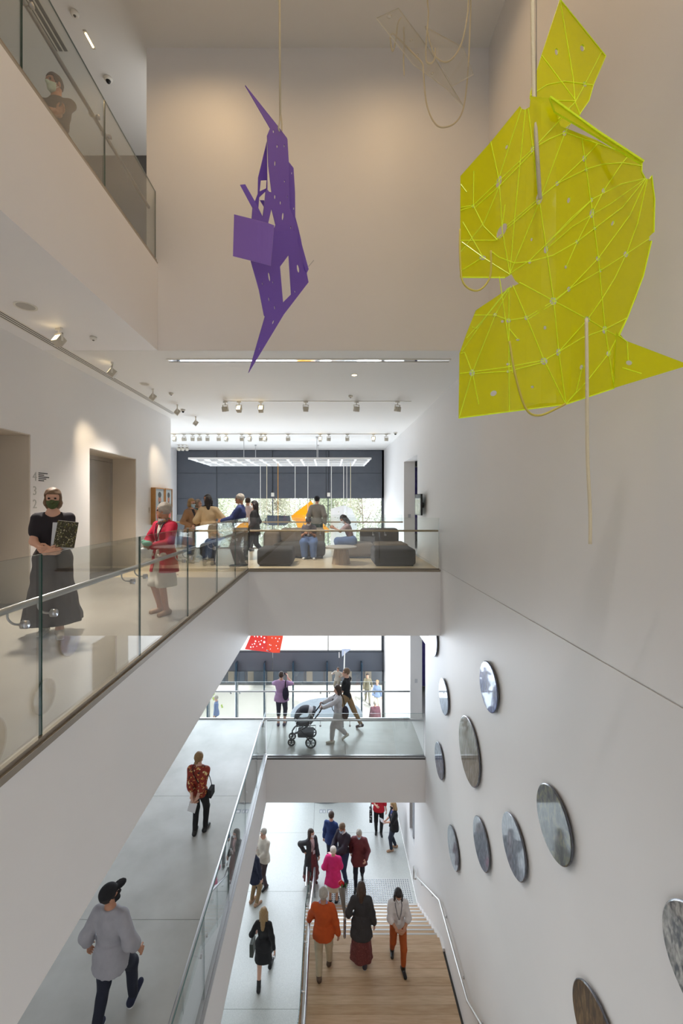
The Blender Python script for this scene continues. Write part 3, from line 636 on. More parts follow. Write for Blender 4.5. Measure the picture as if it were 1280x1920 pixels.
# ================================================================== HANGING SCULPTURES
def inside(p, poly):
    x, y = p; c = False; j = len(poly) - 1
    for i in range(len(poly)):
        xi, yi = poly[i]; xj, yj = poly[j]
        if (yi > y) != (yj > y) and x < (xj - xi) * (y - yi) / (yj - yi) + xi: c = not c
        j = i
    return c
def ellipse(cx, cy, rx, ry, n=12, rot=0):
    return [(cx + rx * math.cos(a) * math.cos(rot) - ry * math.sin(a) * math.sin(rot), cy + rx * math.cos(a) * math.sin(rot) + ry * math.sin(a) * math.cos(rot)) for a in [2 * math.pi * k / n for k in range(n)]]
def sheet(name, outline, holes, fn, th, mats, parent, step=0):
    """a flat or bent plate cut out in a 2-D pattern with holes; fn maps the pattern to space, th is the plate's thickness"""
    vs = []; es = []
    for loop in [outline] + holes:
        o = len(vs); n = len(loop); vs += [Vector(p) for p in loop]; es += [(o + i, o + (i + 1) % n) for i in range(n)]
    if step:
        xs = [p[0] for p in outline]; ys_ = [p[1] for p in outline]
        x = min(xs) + step / 2
        while x < max(xs):
            y = min(ys_) + step / 2
            while y < max(ys_):
                if inside((x, y), outline) and not any(inside((x, y), h) for h in holes): vs.append(Vector((x, y)))
                y += step
            x += step
    v2, e2, f2, *_ = geometry.delaunay_2d_cdt(vs, es, [], 0, 1e-5)
    tris = []
    for f in f2:
        c = sum((v2[i] for i in f), Vector((0, 0))) / len(f)
        if inside(c, outline) and not any(inside(c, h) for h in holes): tris.append(list(f))
    P3 = [Vector(fn(v.x, v.y)) for v in v2]; N = [Vector((0, 0, 0)) for _ in v2]
    for t in tris:
        n = (P3[t[1]] - P3[t[0]]).cross(P3[t[2]] - P3[t[0]])
        for i in t: N[i] += n
    N = [n.normalized() if n.length > 0 else Vector((0, 1, 0)) for n in N]
    verts = [p - n * th / 2 for p, n in zip(P3, N)] + [p + n * th / 2 for p, n in zip(P3, N)]; k = len(P3)
    cnt = {}
    for t in tris:
        for a, b in ((t[0], t[1]), (t[1], t[2]), (t[2], t[0])): cnt[(a, b)] = 1
    faces = [tuple(reversed(t)) for t in tris] + [tuple(i + k for i in t) for t in tris]; mi = [0] * len(faces)
    for (a, b) in cnt:
        if (b, a) not in cnt: faces.append((a, b, b + k, a + k)); mi.append(1)
    me = pm(verts, faces); o = put(name, me, parent, mats); me.polygons.foreach_set('material_index', mi); return o
def strokes(name, lines, fn, r, m, parent, off=.006):
    mb = MB()
    for ln in lines:
        pts = []
        for (a, b) in zip(ln, ln[1:]):
            n = max(1, int(math.hypot(b[0] - a[0], b[1] - a[1]) / 30))
            pts += [(a[0] + (b[0] - a[0]) * i / n, a[1] + (b[1] - a[1]) * i / n) for i in range(n)]
        pts.append(ln[-1]); mb.tube([Vector(fn(*p)) - Vector((0, off, 0)) for p in pts], r, 4)
    return mb.build(name, m, parent)
YA = acrylic('yellow_acrylic', (.95, .94, .03), (.93, .92, .02), .5, .22)
YE = mat('yellow_edge', (232, 255, 40), .3)
def z5(*l): return [(820 + x / 2.7826, 160 + y / 2.7826) for (x, y) in l]
def z1(*l): return [(860 + x / 3.0476, y / 3.0476) for (x, y) in l]
ys_t = thing('hanging_sculpture', px(1010, 370, 2.75), 'large translucent yellow acrylic sculpture with engraved lines and round holes', 'sculpture')
def fy(u, v):   # the big bowed sheet
    Y = 2.95 - .28 * math.sin(max(0, min(1, (u - 850) / 420)) * math.pi) + .0002 * (v - 400)
    return px(u, v, Y)
HO = [(320, 505, 13, 36, .25), (530, 590, 16, 36, .2), (335, 760, 20, 46, .5), (235, 900, 18, 13, 0), (185, 630, 8, 9, 0), (360, 322, 6, 13, .3), (495, 335, 9, 20, .2), (662, 250, 11, 18, .3), (764, 382, 11, 19, .2), (775, 440, 8, 13, 0), (624, 513, 9, 15, .4),
    (864, 551, 10, 16, .3), (803, 598, 8, 13, .3), (683, 600, 8, 17, .3), (804, 668, 13, 27, .2), (819, 747, 9, 11, 0), (912, 720, 7, 16, .5), (726, 818, 8, 11, 0), (668, 948, 7, 11, .3), (565, 858, 11, 21, .2), (480, 922, 7, 11, .2), (490, 805, 5, 10, .2), (835, 905, 12, 14, 0),
    (981, 882, 14, 17, .2), (847, 968, 8, 9, 0), (684, 1064, 10, 15, .3), (603, 1127, 19, 21, .3), (780, 1222, 16, 16, 0), (870, 1275, 13, 22, .2), (890, 1400, 12, 15, .2), (629, 1392, 12, 20, .2), (555, 1440, 19, 19, 0), (750, 1472, 10, 15, .3), (462, 1213, 10, 13, 0), (370, 1228, 12, 12, 0),
    (338, 1232, 8, 8, 0), (300, 1197, 10, 9, 0), (418, 1328, 9, 6, 0), (368, 1455, 10, 7, 0), (368, 1493, 9, 7, 0), (180, 1500, 15, 17, 0), (292, 1607, 18, 14, -.5), (494, 1574, 8, 7, 0), (560, 1265, 8, 11, .2)]
holes = [[(820 + x / 2.7826, 160 + y / 2.7826) for (x, y) in ellipse(*h[:4], 12, h[4])] for h in HO]
main = z5((120, 475), (280, 295), (430, 110), (440, 125), (455, 130), (480, 115), (485, 60), (590, 70), (640, 215), (830, 290), (1060, 410), (1062, 455), (1080, 490), (1105, 490), (1113, 475), (1126, 560), (1129, 660), (1122, 770), (1102, 790), (1098, 810), (1113, 815), (1095, 900), (1068, 1000), (1033, 1110),
    (990, 1205), (950, 1300), (985, 1345), (918, 1580), (780, 1625), (665, 1665), (370, 1705), (110, 1737), (115, 1400), (150, 1300), (200, 1175), (350, 1075), (395, 1050), (425, 1035), (405, 1020), (385, 985), (350, 1005), (118, 1004))
pan = sheet('main_panel', main, holes, fy, .008, [YA, YE], ys_t, step=28)
LN = [[(375, 985), (400, 690), (455, 130)], [(375, 985), (335, 760), (320, 505), (275, 297)], [(375, 985), (525, 620), (662, 250), (700, 190)], [(375, 985), (480, 915), (565, 830), (640, 760), (803, 600)], [(435, 125), (320, 480)], [(320, 530), (240, 720), (120, 870)], [(470, 125), (520, 560)],
    [(530, 620), (565, 858), (603, 1127), (629, 1392), (666, 1662)], [(185, 630), (320, 500), (495, 335), (650, 170)], [(195, 640), (330, 520), (495, 350)], [(185, 630), (187, 450)], [(120, 640), (185, 630)], [(120, 655), (185, 635)], [(360, 735), (530, 590), (624, 513), (764, 382), (830, 310)], [(360, 750), (535, 600)], [(350, 625), (335, 740)],
    [(764, 382), (804, 668), (835, 905), (855, 1115), (870, 1275), (918, 1580)], [(530, 590), (624, 515), (775, 440), (860, 415), (960, 408), (1062, 425)], [(662, 250), (760, 285), (970, 355), (1060, 400)], [(495, 335), (580, 285), (662, 250)], [(750, 285), (764, 382)],
    [(1078, 490), (950, 520), (803, 598), (700, 690), (565, 830)], [(1078, 492), (900, 620), (700, 740), (565, 858)], [(1080, 492), (960, 640), (819, 747), (726, 818), (600, 890), (480, 922), (400, 930), (320, 900), (280, 870)], [(1085, 492), (1000, 680), (835, 905), (684, 1064), (603, 1127)], [(1090, 492), (1040, 720), (981, 882), (920, 1010), (855, 1115), (780, 1222), (629, 1392)],
    [(1000, 360), (955, 415), (864, 551), (804, 668), (726, 818), (668, 948)], [(1105, 800), (981, 882), (847, 968), (684, 1064), (603, 1135)], [(425, 1030), (603, 1127), (780, 1222), (870, 1275), (985, 1340)], [(603, 1127), (462, 1213), (370, 1228), (300, 1200), (190, 1200)], [(603, 1140), (470, 1222)],
    [(390, 1045), (462, 1213), (555, 1440), (665, 1662)], [(380, 1050), (300, 1197), (180, 1500), (112, 1732)], [(375, 1055), (250, 1210), (125, 1390)], [(370, 1058), (240, 1220), (150, 1320)], [(365, 1060), (200, 1270), (178, 1262)], [(370, 1060), (370, 1228), (370, 1460), (372, 1704)], [(320, 1000), (360, 1280), (390, 1500)],
    [(180, 1500), (140, 1395), (120, 1400)], [(180, 1500), (213, 1665)], [(115, 1505), (368, 1470), (555, 1435), (629, 1392), (750, 1320), (870, 1275), (985, 1215)], [(180, 1505), (368, 1493), (555, 1445)], [(890, 1400), (780, 1540), (668, 1662)], [(990, 1205), (890, 1400)], [(750, 1475), (720, 1600), (668, 1662)], [(370, 1270), (418, 1328)],
    [(120, 812), (300, 812), (335, 780)], [(130, 715), (235, 900)], [(235, 900), (120, 972)], [(125, 820), (235, 900), (375, 990)], [(185, 630), (240, 740), (310, 810)], [(120, 520), (150, 560)]]
strokes('engraved_lines', [z5(*l) for l in LN], fy, .0028, YE, ys_t)
def ftop(u, v): return px(u, v, 2.92 + (u - 1060) * .001 + (200 - v) * .0008)
tp_ = sheet('neck_panel', z1((575, 0), (838, 325), (765, 490), (740, 580), (685, 665), (600, 740), (500, 700), (405, 560), (410, 520), (470, 320)), [[(860 + x / 3.0476, y / 3.0476) for (x, y) in ellipse(*h)] for h in ((556, 298, 10, 20), (703, 277, 13, 20), (718, 483, 12, 16), (495, 648, 10, 28))], ftop, .008, [YA, YE], ys_t)
strokes('engraved_lines', [z1(*l) for l in ([(575, 0), (650, 455), (660, 585)], [(470, 320), (660, 575)], [(408, 550), (500, 490), (600, 470), (760, 490)], [(415, 573), (660, 583)], [(660, 590), (718, 483), (810, 305)], [(660, 590), (560, 690)], [(660, 590), (690, 660)], [(577, 4), (836, 325)], [(836, 325), (765, 490), (740, 580), (685, 660)])], ftop, .0032, YE, ys_t)
def fband(u, v): return px(u, v, 2.6 + (u - 1030) * .0003)
sheet('fold_panel', z5((583, 66), (1068, 400), (1062, 412), (830, 270), (610, 140)), [], fband, .012, [YA, YE], ys_t)
strokes('bright_edge', [z5((583, 66), (830, 245), (1070, 402))], fband, .008, YE, ys_t)
for l_ in (((1062, 402), (1060, 455), (1080, 492)), ((1113, 475), (1128, 600), (1124, 770)), ((1112, 815), (1068, 1000), (990, 1205), (945, 1305)), ((118, 1004), (350, 1006)), ((110, 1737), (665, 1666), (918, 1582))): strokes('bright_edge', [z5(*l_)], fy, .0045, YE, ys_t)
def ftail(u, v): return px(u, v, 2.78 - (u - 1150) * .0006)
sheet('tail_panel', z5((930, 1290), (985, 1335), (1300, 1455), (1280, 1470), (918, 1580)), [[(820 + x / 2.7826, 160 + y / 2.7826) for (x, y) in ellipse(998, 1448, 17, 13)]], ftail, .008, [YA, YE], ys_t)
strokes('engraved_lines', [z5(*l) for l in ([(940, 1305), (985, 1340), (990, 1435)], [(960, 1475), (1060, 1505)])], ftail, .003, YE, ys_t)
# ropes of the yellow piece
mb = MB().tube([px(996, -700, 2.7), px(998, 60, 2.7), px(1001, 200, 2.68), px(1012, 372, 2.62)], .012, 8); mb.build('suspension_rope', ROPE, ys_t, smooth=True)
mb = MB().tube(spline([px(1099, 598, 2.66), px(1100, 700, 2.63), px(1101, 850, 2.63), px(1106, 960, 2.63), px(1106, 1020, 2.63)], 6), .010, 8); mb.build('rope_tail', ROPE, ys_t, smooth=True)
mb = MB().tube(spline([px(920, 470, 2.72), px(918, 520, 2.72), px(895, 545, 2.72), px(868, 530, 2.72), px(862, 480, 2.75), px(862, 430, 2.8)], 6), .006, 6); mb.build('rope_loop', mat('rope_yellowed', (206, 190, 90), .8), ys_t, smooth=True); mb = MB().tube(spline([px(955, 640, 2.72), px(965, 700, 2.7), px(985, 765, 2.7), px(1010, 779, 2.7), px(1045, 765, 2.7), px(1060, 757, 2.74)], 6), .007, 6); mb.build('rope_loop', mat('rope_yellowed', (206, 190, 90), .8), ys_t, smooth=True)
# suspension wires up to the ceiling
mb = MB().tube([(1.3, 2.7, 4.0), (1.3, 2.7, TOP)], .003, 5); mb.build('wire', STEEL, ys_t)

PU = mat('purple_lacquer', (128, 94, 198), .45); PU2 = mat('purple_satin', (148, 112, 204), .4)
ps = thing('hanging_sculpture', px(525, 240, 4.5), 'tall folded purple metal sculpture hanging on a cream rope', 'sculpture')
def c3(*l): return [(420 + x / 6.857, 150 + y / 6.857) for (x, y) in l]
def c4(*l): return [(420 + x / 5.818, 380 + y / 5.818) for (x, y) in l]
def fp(u, v): return px(u, v, 4.45 + (u - 520) * .004 + abs(v - 430) * .0006)
outl = c3((270, 70), (700, 610), (805, 750), (812, 770), (828, 1050), (838, 1640), (955, 1920)) + c4((800, 420), (895, 750), (918, 870), (650, 1220), (265, 1858), (445, 1240), (435, 1230), (380, 950), (292, 640), (300, 180)) + c3((365, 1640), (500, 1765), (545, 1400), (575, 1440), (610, 1450), (568, 1100), (552, 715), (590, 620))
hl = [c3((608, 1650), (660, 1860), (645, 1905), (565, 1840)), c4((703, 570), (730, 1000), (640, 1090), (607, 700))]
for h in ((680, 855, 8, 22), (772, 850, 7, 20), (652, 1075, 8, 36), (650, 1505, 9, 30), (722, 1580, 8, 26), (752, 1755, 12, 52), (775, 1305, 6, 16), (812, 1505, 4, 18), (632, 665, 8, 22)): hl.append(c3(*ellipse(*h, 10, .1)))
for h in ((490, 810, 11, 52), (805, 720, 14, 46), (415, 885, 5, 20), (487, 1055, 6, 26), (550, 1145, 6, 24), (533, 1305, 7, 24), (770, 970, 5, 16), (530, 870, 5, 16), (725, 275, 5, 18), (385, 1595, 4, 18)): hl.append(c4(*ellipse(*h, 10, -.15 if h[1] < 1250 else .4)))
sheet('main_plate', outl, hl, fp, .01, [PU, PU], ps, step=14)
def fp2(u, v): return px(u, v, 4.62 + (u - 490) * .003)
sheet('rear_plate', c3((548, 790), (556, 1400), (540, 1760), (500, 1770), (360, 1790), (365, 1640), (432, 1460), (437, 1250)), [c3((470, 1290), (548, 1285), (540, 1395), (455, 1435)), c3((530, 1435), (450, 1510), (438, 1650), (493, 1760), (515, 1600))], fp2, .01, [PU, PU], ps)
def fp3(u, v): return px(u, v, 4.3 - (480 - u) * .004)
sheet('bent_plate', c4((112, 130), (300, 178), (480, 226), (545, 250), (530, 450), (508, 690), (420, 665), (100, 585)), [], lambda u, v: px(u, v, 4.2 - .14 * math.sin((u - 437) / 80 * 1.6)), .01, [PU2, PU2], ps, step=10)
sheet('diagonal_bar', c3((205, 1352), (272, 1345), (395, 1560), (500, 1765), (430, 1760), (360, 1640)), [], lambda u, v: px(u, v, 4.36), .01, [PU, PU], ps)
sheet('small_blade', c3((460, 1548), (515, 1548), (515, 1640)), [], lambda u, v: px(u, v, 4.75), .008, [PU, PU], ps)
sheet('edge_plate', c3((828, 1052), (893, 1135), (912, 1440), (915, 1760), (958, 1920)) + c4((838, 400), (850, 465), (922, 725), (900, 768), (800, 470), (735, 130)) + c3((842, 1640), (832, 1100)), [c3(*ellipse(868, 1200, 4, 18, 8)), c3(*ellipse(893, 1655, 4, 18, 8))], lambda u, v: px(u, v, 4.68), .01, [PU, PU], ps)
MB().tube([px(524, -420, 4.5), px(524, 0, 4.5), px(525, 222, 4.5)], .011, 8).build('suspension_rope', ROPE, ps, smooth=True)
MB().tube(spline([px(525, 215, 4.5), px(524, 228, 4.49), px(522, 240, 4.5), px(524, 246, 4.52)], 5), .008, 6).tube(spline([px(526, 215, 4.5), px(528, 230, 4.49), px(528, 245, 4.5)], 5), .008, 6).build('rope_knot', ROPE, ps, smooth=True)
MB().tube([px(578, 500, 4.68), px(588, 488, 4.68)], .004, 5).build('wire_end', STEEL, ps)

# clear acrylic with tangled ropes
CLR = acrylic('clear_acrylic', (.97, .97, .95), (.9, .88, .82), .86, .4)
cs = thing('hanging_sculpture', px(800, 100, 5.0), 'clear acrylic plates tangled with cream rope under the high ceiling', 'sculpture')
def c5(*l): return [(700 + x / 5.818, y / 5.818) for (x, y) in l]
sheet('clear_plate', c5((30, 200), (270, 90), (620, 560), (980, 1160), (800, 970), (430, 700)), [c5(*ellipse(170, 180, 26, 22))] + [c5(*ellipse(x, y, 12, 12, 8)) for (x, y) in ((410, 440), (480, 600), (640, 800))], lambda u, v: px(u, v, 5.0 + (u - 780) * .004), .012, [CLR, mat('clear_edge', (222, 216, 200), .2)], cs)
sheet('clear_plate', c5((560, 290), (980, 520), (1090, 810), (860, 940), (700, 640)), [], lambda u, v: px(u, v, 5.1 - (u - 840) * .003 - (v - 100) * .002), .012, [CLR, MATS['clear_edge']], cs)
mb = MB()
for l in ([(590, -500), (590, 0), (600, 150), (580, 400), (570, 600), (585, 680), (640, 685), (670, 620), (672, 530)], [(590, 350), (620, 480), (670, 610), (760, 675), (860, 640), (960, 470), (1020, 200), (1036, 0), (1040, -500)], [(1060, -500), (1060, 60), (1052, 330), (1038, 650), (1015, 950), (975, 1200), (900, 1330), (800, 1385), (700, 1375), (620, 1260), (570, 1080), (545, 800), (530, 690), (430, 580), (250, 400), (205, 370), (183, 410), (208, 560), (245, 420), (265, 260), (300, 195)], [(330, 300), (335, 480), (328, 640), (335, 820)]):
    MB().tube(spline([px(*c5(p)[0], 4.95) for p in l], 5), .0085, 7).build('rope', ROPE, cs, smooth=True)

# ---- the hanging grid in the atrium and the pieces under it
gr = thing('hanging_grid', (0, 17, 3.1), 'white lattice frame hanging in front of the charcoal blinds', 'ceiling grid')
GX0, GX1, GY0, GY1, GZ = (353 - U0) * 15.8 / F, (696 - U0) * 15.8 / F, 15.8, 18.7, 3.14
GW = mat('grid_white', (244, 244, 244), .45)
for i in range(4):
    y = GY0 + (GY1 - GY0) * i / 3; MB().box(GX0, GX1, y - .035, y + .035, GZ, GZ + .07).build('long_bar', GW, gr)
for i in range(14):
    x = GX0 + .05 + (GX1 - GX0 - .1) * i / 13; MB().box(x - .03, x + .03, GY0, GY1, GZ + .005, GZ + .065).build('cross_bar', GW, gr)
for (u, y) in ((457, 16.0), (594, 16.0), (479, 18.2), (596, 18.2)):
    x = (u - U0) * y / F; MB().cyl((x, y, GZ + .1), (x, y, CE), .012, 6).cyl((x, y, CE - .05), (x, y, CE), .04, 8).build('hanger', STEEL, gr)
GPOS = dict(yellow=17.4, white=17.2, dark=17.8, red=17.5)
def rope(u, v1, y, m=ROPE, parent=None, r=.012): return MB().tube([((u - U0) * y / F, y, GZ + .02), px(u, v1, y)], r, 6).build('rope', m, parent)
RW = mat('rope_white', (240, 238, 232), .8); RY = mat('rope_amber', (214, 150, 40), .8)
AM = acrylic('amber_acrylic', (1, .62, .08), (1, .58, .05), .35, .2); 
def poly(name, pts, Yf, m, parent, holes=[], th=.012): return sheet(name, pts, holes, Yf, th, [m, m], parent)
s1 = thing('hanging_sculpture', px(580, 960, 17.4), 'amber yellow acrylic sculpture hanging behind the lounge', 'sculpture')
def q2(*l): return [(500 + x / 5.333, 910 + y / 5.333) for (x, y) in l]
poly('upper_plate', q2((245, 305), (440, 155), (462, 180), (430, 360), (300, 352), (255, 350)), lambda u, v: px(u, v, 17.4), AM, s1, [q2(*ellipse(405, 325, 20, 18))])
poly('lower_plate', q2((280, 345), (430, 350), (560, 380), (625, 440), (620, 470), (330, 470), (310, 420)), lambda u, v: px(u, v, 17.3 - (u - 580) * .006), AM, s1)
rope(521, 985, 17.4, RY, s1); rope(577, 960, 17.4, RW, s1)
s2 = thing('hanging_sculpture', px(645, 980, 17.2), 'white folded plate sculpture dotted with holes hanging behind the lounge', 'sculpture')
WP = mat('white_plate', (246, 246, 246), .5)
rng2 = random.Random(3)
hs = [ellipse(rng2.uniform(622, 664), rng2.uniform(958, 1015), 1.1, 1.3, 6) for _ in range(22)]
hs = [h for i, h in enumerate(hs) if all(math.hypot(h[0][0] - k[0][0], h[0][1] - k[0][1]) > 4 for k in hs[:i])]
poly('left_plate', q2((640, 235), (770, 198), (770, 600), (638, 600)), lambda u, v: px(u, v, 17.2 - (u - 640) * .012), WP, s2, [h for h in hs if h[0][0] < 642 and all(621.5 < p[0] < 643 for p in h)])
poly('right_plate', q2((770, 198), (850, 235), (905, 370), (880, 600), (770, 600)), lambda u, v: px(u, v, 17.2 + (u - 645) * .02 - .06), WP, s2, [h for h in hs if all(645.5 < p[0] < 660 and p[1] > 958 for p in h)])
rope(644, 950, 17.15, RW, s2); rope(621, 965, 17.2, RW, s2); rope(657, 952, 17.3, ROPE, s2)
s3 = thing('hanging_sculpture', px(520, 980, 17.8), 'slate grey plate sculpture hanging left of the amber one', 'sculpture')
SLT = mat('slate_plate', (70, 78, 96), .5)
poly('plate', q2((0, 300), (230, 305), (240, 365), (180, 400), (0, 400), (-30, 380)), lambda u, v: px(u, v, 17.8), SLT, s3)
poly('fin_plate', q2((0, 395), (60, 470), (-20, 470)), lambda u, v: px(u, v, 17.6), WP, s3)
for u in (488, 553): rope(u, 970, 17.8, RW, s3)
s4 = thing('hanging_sculpture', px(495, 1180, 17.5), 'bright red acrylic plate with white dots hanging beyond the pink-shirted woman', 'sculpture')
RD = mat('red_acrylic', (240, 40, 26), .3)
def q3(*l): return [(380 + x / 7.111, 1180 + y / 7.111) for (x, y) in l]
poly('left_plate', q3((560, 265), (700, -60), (870, -60), (850, 290), (930, 310)), lambda u, v: px(u, v, 17.5), RD, s4, [q3(*ellipse(x, y, r, r * 1.15, 8)) for (x, y, r) in ((730, 97, 8), (780, 97, 9), (822, 112, 9), (703, 158, 10), (820, 170, 14), (747, 165, 6), (780, 150, 6), (690, 192, 9), (660, 200, 6), (765, 198, 10), (640, 237, 9), (673, 233, 7), (797, 243, 6), (720, 225, 5), (750, 40, 8), (810, 30, 9), (690, 95, 7))])
poly('right_plate', q3((870, -60), (1090, -60), (1065, 120), (1025, 312), (935, 312), (850, 270)), lambda u, v: px(u, v, 17.5 + (u - 500) * .01), mat('red_orange', (244, 66, 24), .3), s4, [q3(*ellipse(x, y, r, r * 1.15, 8)) for (x, y, r) in ((908, 212, 6), (925, 113, 8), (972, 118, 7), (1020, 123, 7), (980, 218, 6), (1000, 160, 7), (900, 262, 6), (1000, 257, 6), (940, 40, 8), (1010, 30, 8), (890, 205, 7))])
MB().tube([px(500, 1172, 17.5), ((500 - U0) * 17.5 / F, 17.5, GZ)], .012, 6).build('rope', ROPE, s4)
s5 = thing('hanging_sculpture', px(648, 1225, 16.5), 'small clear plate on a white rope above the father and toddler', 'sculpture')
poly('plate', [(640, 1217), (660, 1216), (650, 1223), (641, 1231)], lambda u, v: px(u, v, 16.5), mat('pale_plate', (205, 214, 236), .2), s5)
MB().tube([px(646, 1221, 16.5), px(645, 1252, 16.5), px(644, 1262, 16.5)], .022, 6).build('rope_tail', RW, s5); MB().tube([px(650, 1218, 16.5), ((650 - U0) * 16.5 / F, 16.5, GZ)], .01, 6).build('rope', RW, s5)
for i, (u, lb) in enumerate(((511, 'white blind control box on a cord left of the amber sculpture'), (616, 'white blind control box on a cord above the white sculpture'))):
    t = thing('blind_control', px(u, 927, 19.9), lb, 'control box'); p = px(u, 927, 19.9)
    MB().box(p.x - .07, p.x + .07, 19.86, 19.96, p.z - .1, p.z + .08).build('box', FITW, t, bevel=.01); MB().cyl((p.x, 19.93, p.z), (p.x, 19.93, CE - .05), .01, 6).build('cord', BLACK, t)

# ================================================================== LOUNGE
SOFA = mat('charcoal_fabric', (84, 78, 72), .9, noise=.25, nscale=5, bump=.25, bscale=300); SOFA2 = mat('taupe_fabric', (132, 118, 104), .9, noise=.25, nscale=4, bump=.25, bscale=300); OTT = mat('dark_pouf_fabric', (66, 62, 60), .9, noise=.2, nscale=6, bump=.3, bscale=300)
def soft(name, x0, x1, y0, y1, z0, z1, m, parent, r=.09):
    o = MB().box(x0, x1, y0, y1, z0, z1).build(name, m, parent, bevel=r, seg=5); o.data.polygons.foreach_set('use_smooth', [True] * 6); return o
def pouf(u0, u1, lb):
    y = 10.55; a, b = (u0 - U0) * y / F, (u1 - U0) * y / F; t = thing('ottoman', ((a + b) / 2, y + .45, 0), lb, 'ottoman', 'ottomans in the lounge')
    soft('cushion_body', a, b, y, y + .9, .02, .43, OTT, t, .08); MB().box(a + .06, b - .06, y + .06, y + .84, 0, .03).build('plinth', BLACK, t)
    mb = MB().tube([(a + .08, y - .001, .24), (b - .08, y - .001, .24)], .005, 5); mb.build('seam', BLACK, t)
pouf(481, 548, 'dark grey ottoman at the left end of the lounge'); pouf(701, 780, 'dark grey ottoman at the right end of the lounge')
t = thing('sofa', (-1.0, 12.6, 0), 'low charcoal modular sofa on the left under the woman in the denim skirt', 'sofa')
soft('seat_cushion', -1.55, -.08, 12.05, 12.95, .05, .42, SOFA, t, .1); soft('back_cushion', -1.45, -.1, 12.8, 13.25, .3, .8, SOFA2, t, .13); soft('arm_cushion', -1.85, -1.42, 12.2, 13.1, .05, .76, SOFA2, t, .14); MB().box(-1.75, -.15, 12.15, 13.1, 0, .06).build('plinth', BLACK, t)
t = thing('sofa', (1.3, 12.6, 0), 'low taupe modular sofa on the right under the woman with a phone', 'sofa')
soft('seat_cushion', .27, 1.3, 12.0, 12.9, .05, .42, SOFA2, t, .1); soft('seat_cushion', 1.3, 2.25, 12.0, 12.95, .05, .42, SOFA2, t, .1); soft('back_cushion', .95, 2.1, 12.75, 13.15, .3, .8, SOFA, t, .12); MB().box(.35, 2.2, 12.1, 13.0, 0, .06).build('plinth', BLACK, t)
t = thing('coffee_table', (.33, 11.0, 0), 'round oak coffee table on a tapered drum base', 'table'); OAKT = mat('oak_table', (176, 150, 120), .45, noise=.15, nscale=5)
MB().lathe((.33, 11, .41), [(.36, 0), (.4, .015), (.4, .035), (.39, .04)], 40).build('table_top', mat('table_top_grey', (186, 178, 168), .35), t)
for i in range(14):
    a0, a1 = 2 * math.pi * i / 14 + .01, 2 * math.pi * (i + 1) / 14 - .01; c = lambda a, r, z: (.33 + r * math.cos(a), 11 + r * math.sin(a), z)
    MB().add([c(a0, .24, 0), c(a1, .24, 0), c(a1, .17, .41), c(a0, .17, .41), c(a0, .21, 0), c(a1, .21, 0), c(a1, .14, .41), c(a0, .14, .41)], [(0, 1, 2, 3), (7, 6, 5, 4), (0, 4, 5, 1), (3, 2, 6, 7), (0, 3, 7, 4), (1, 5, 6, 2)]).build('stave', OAKT, t)

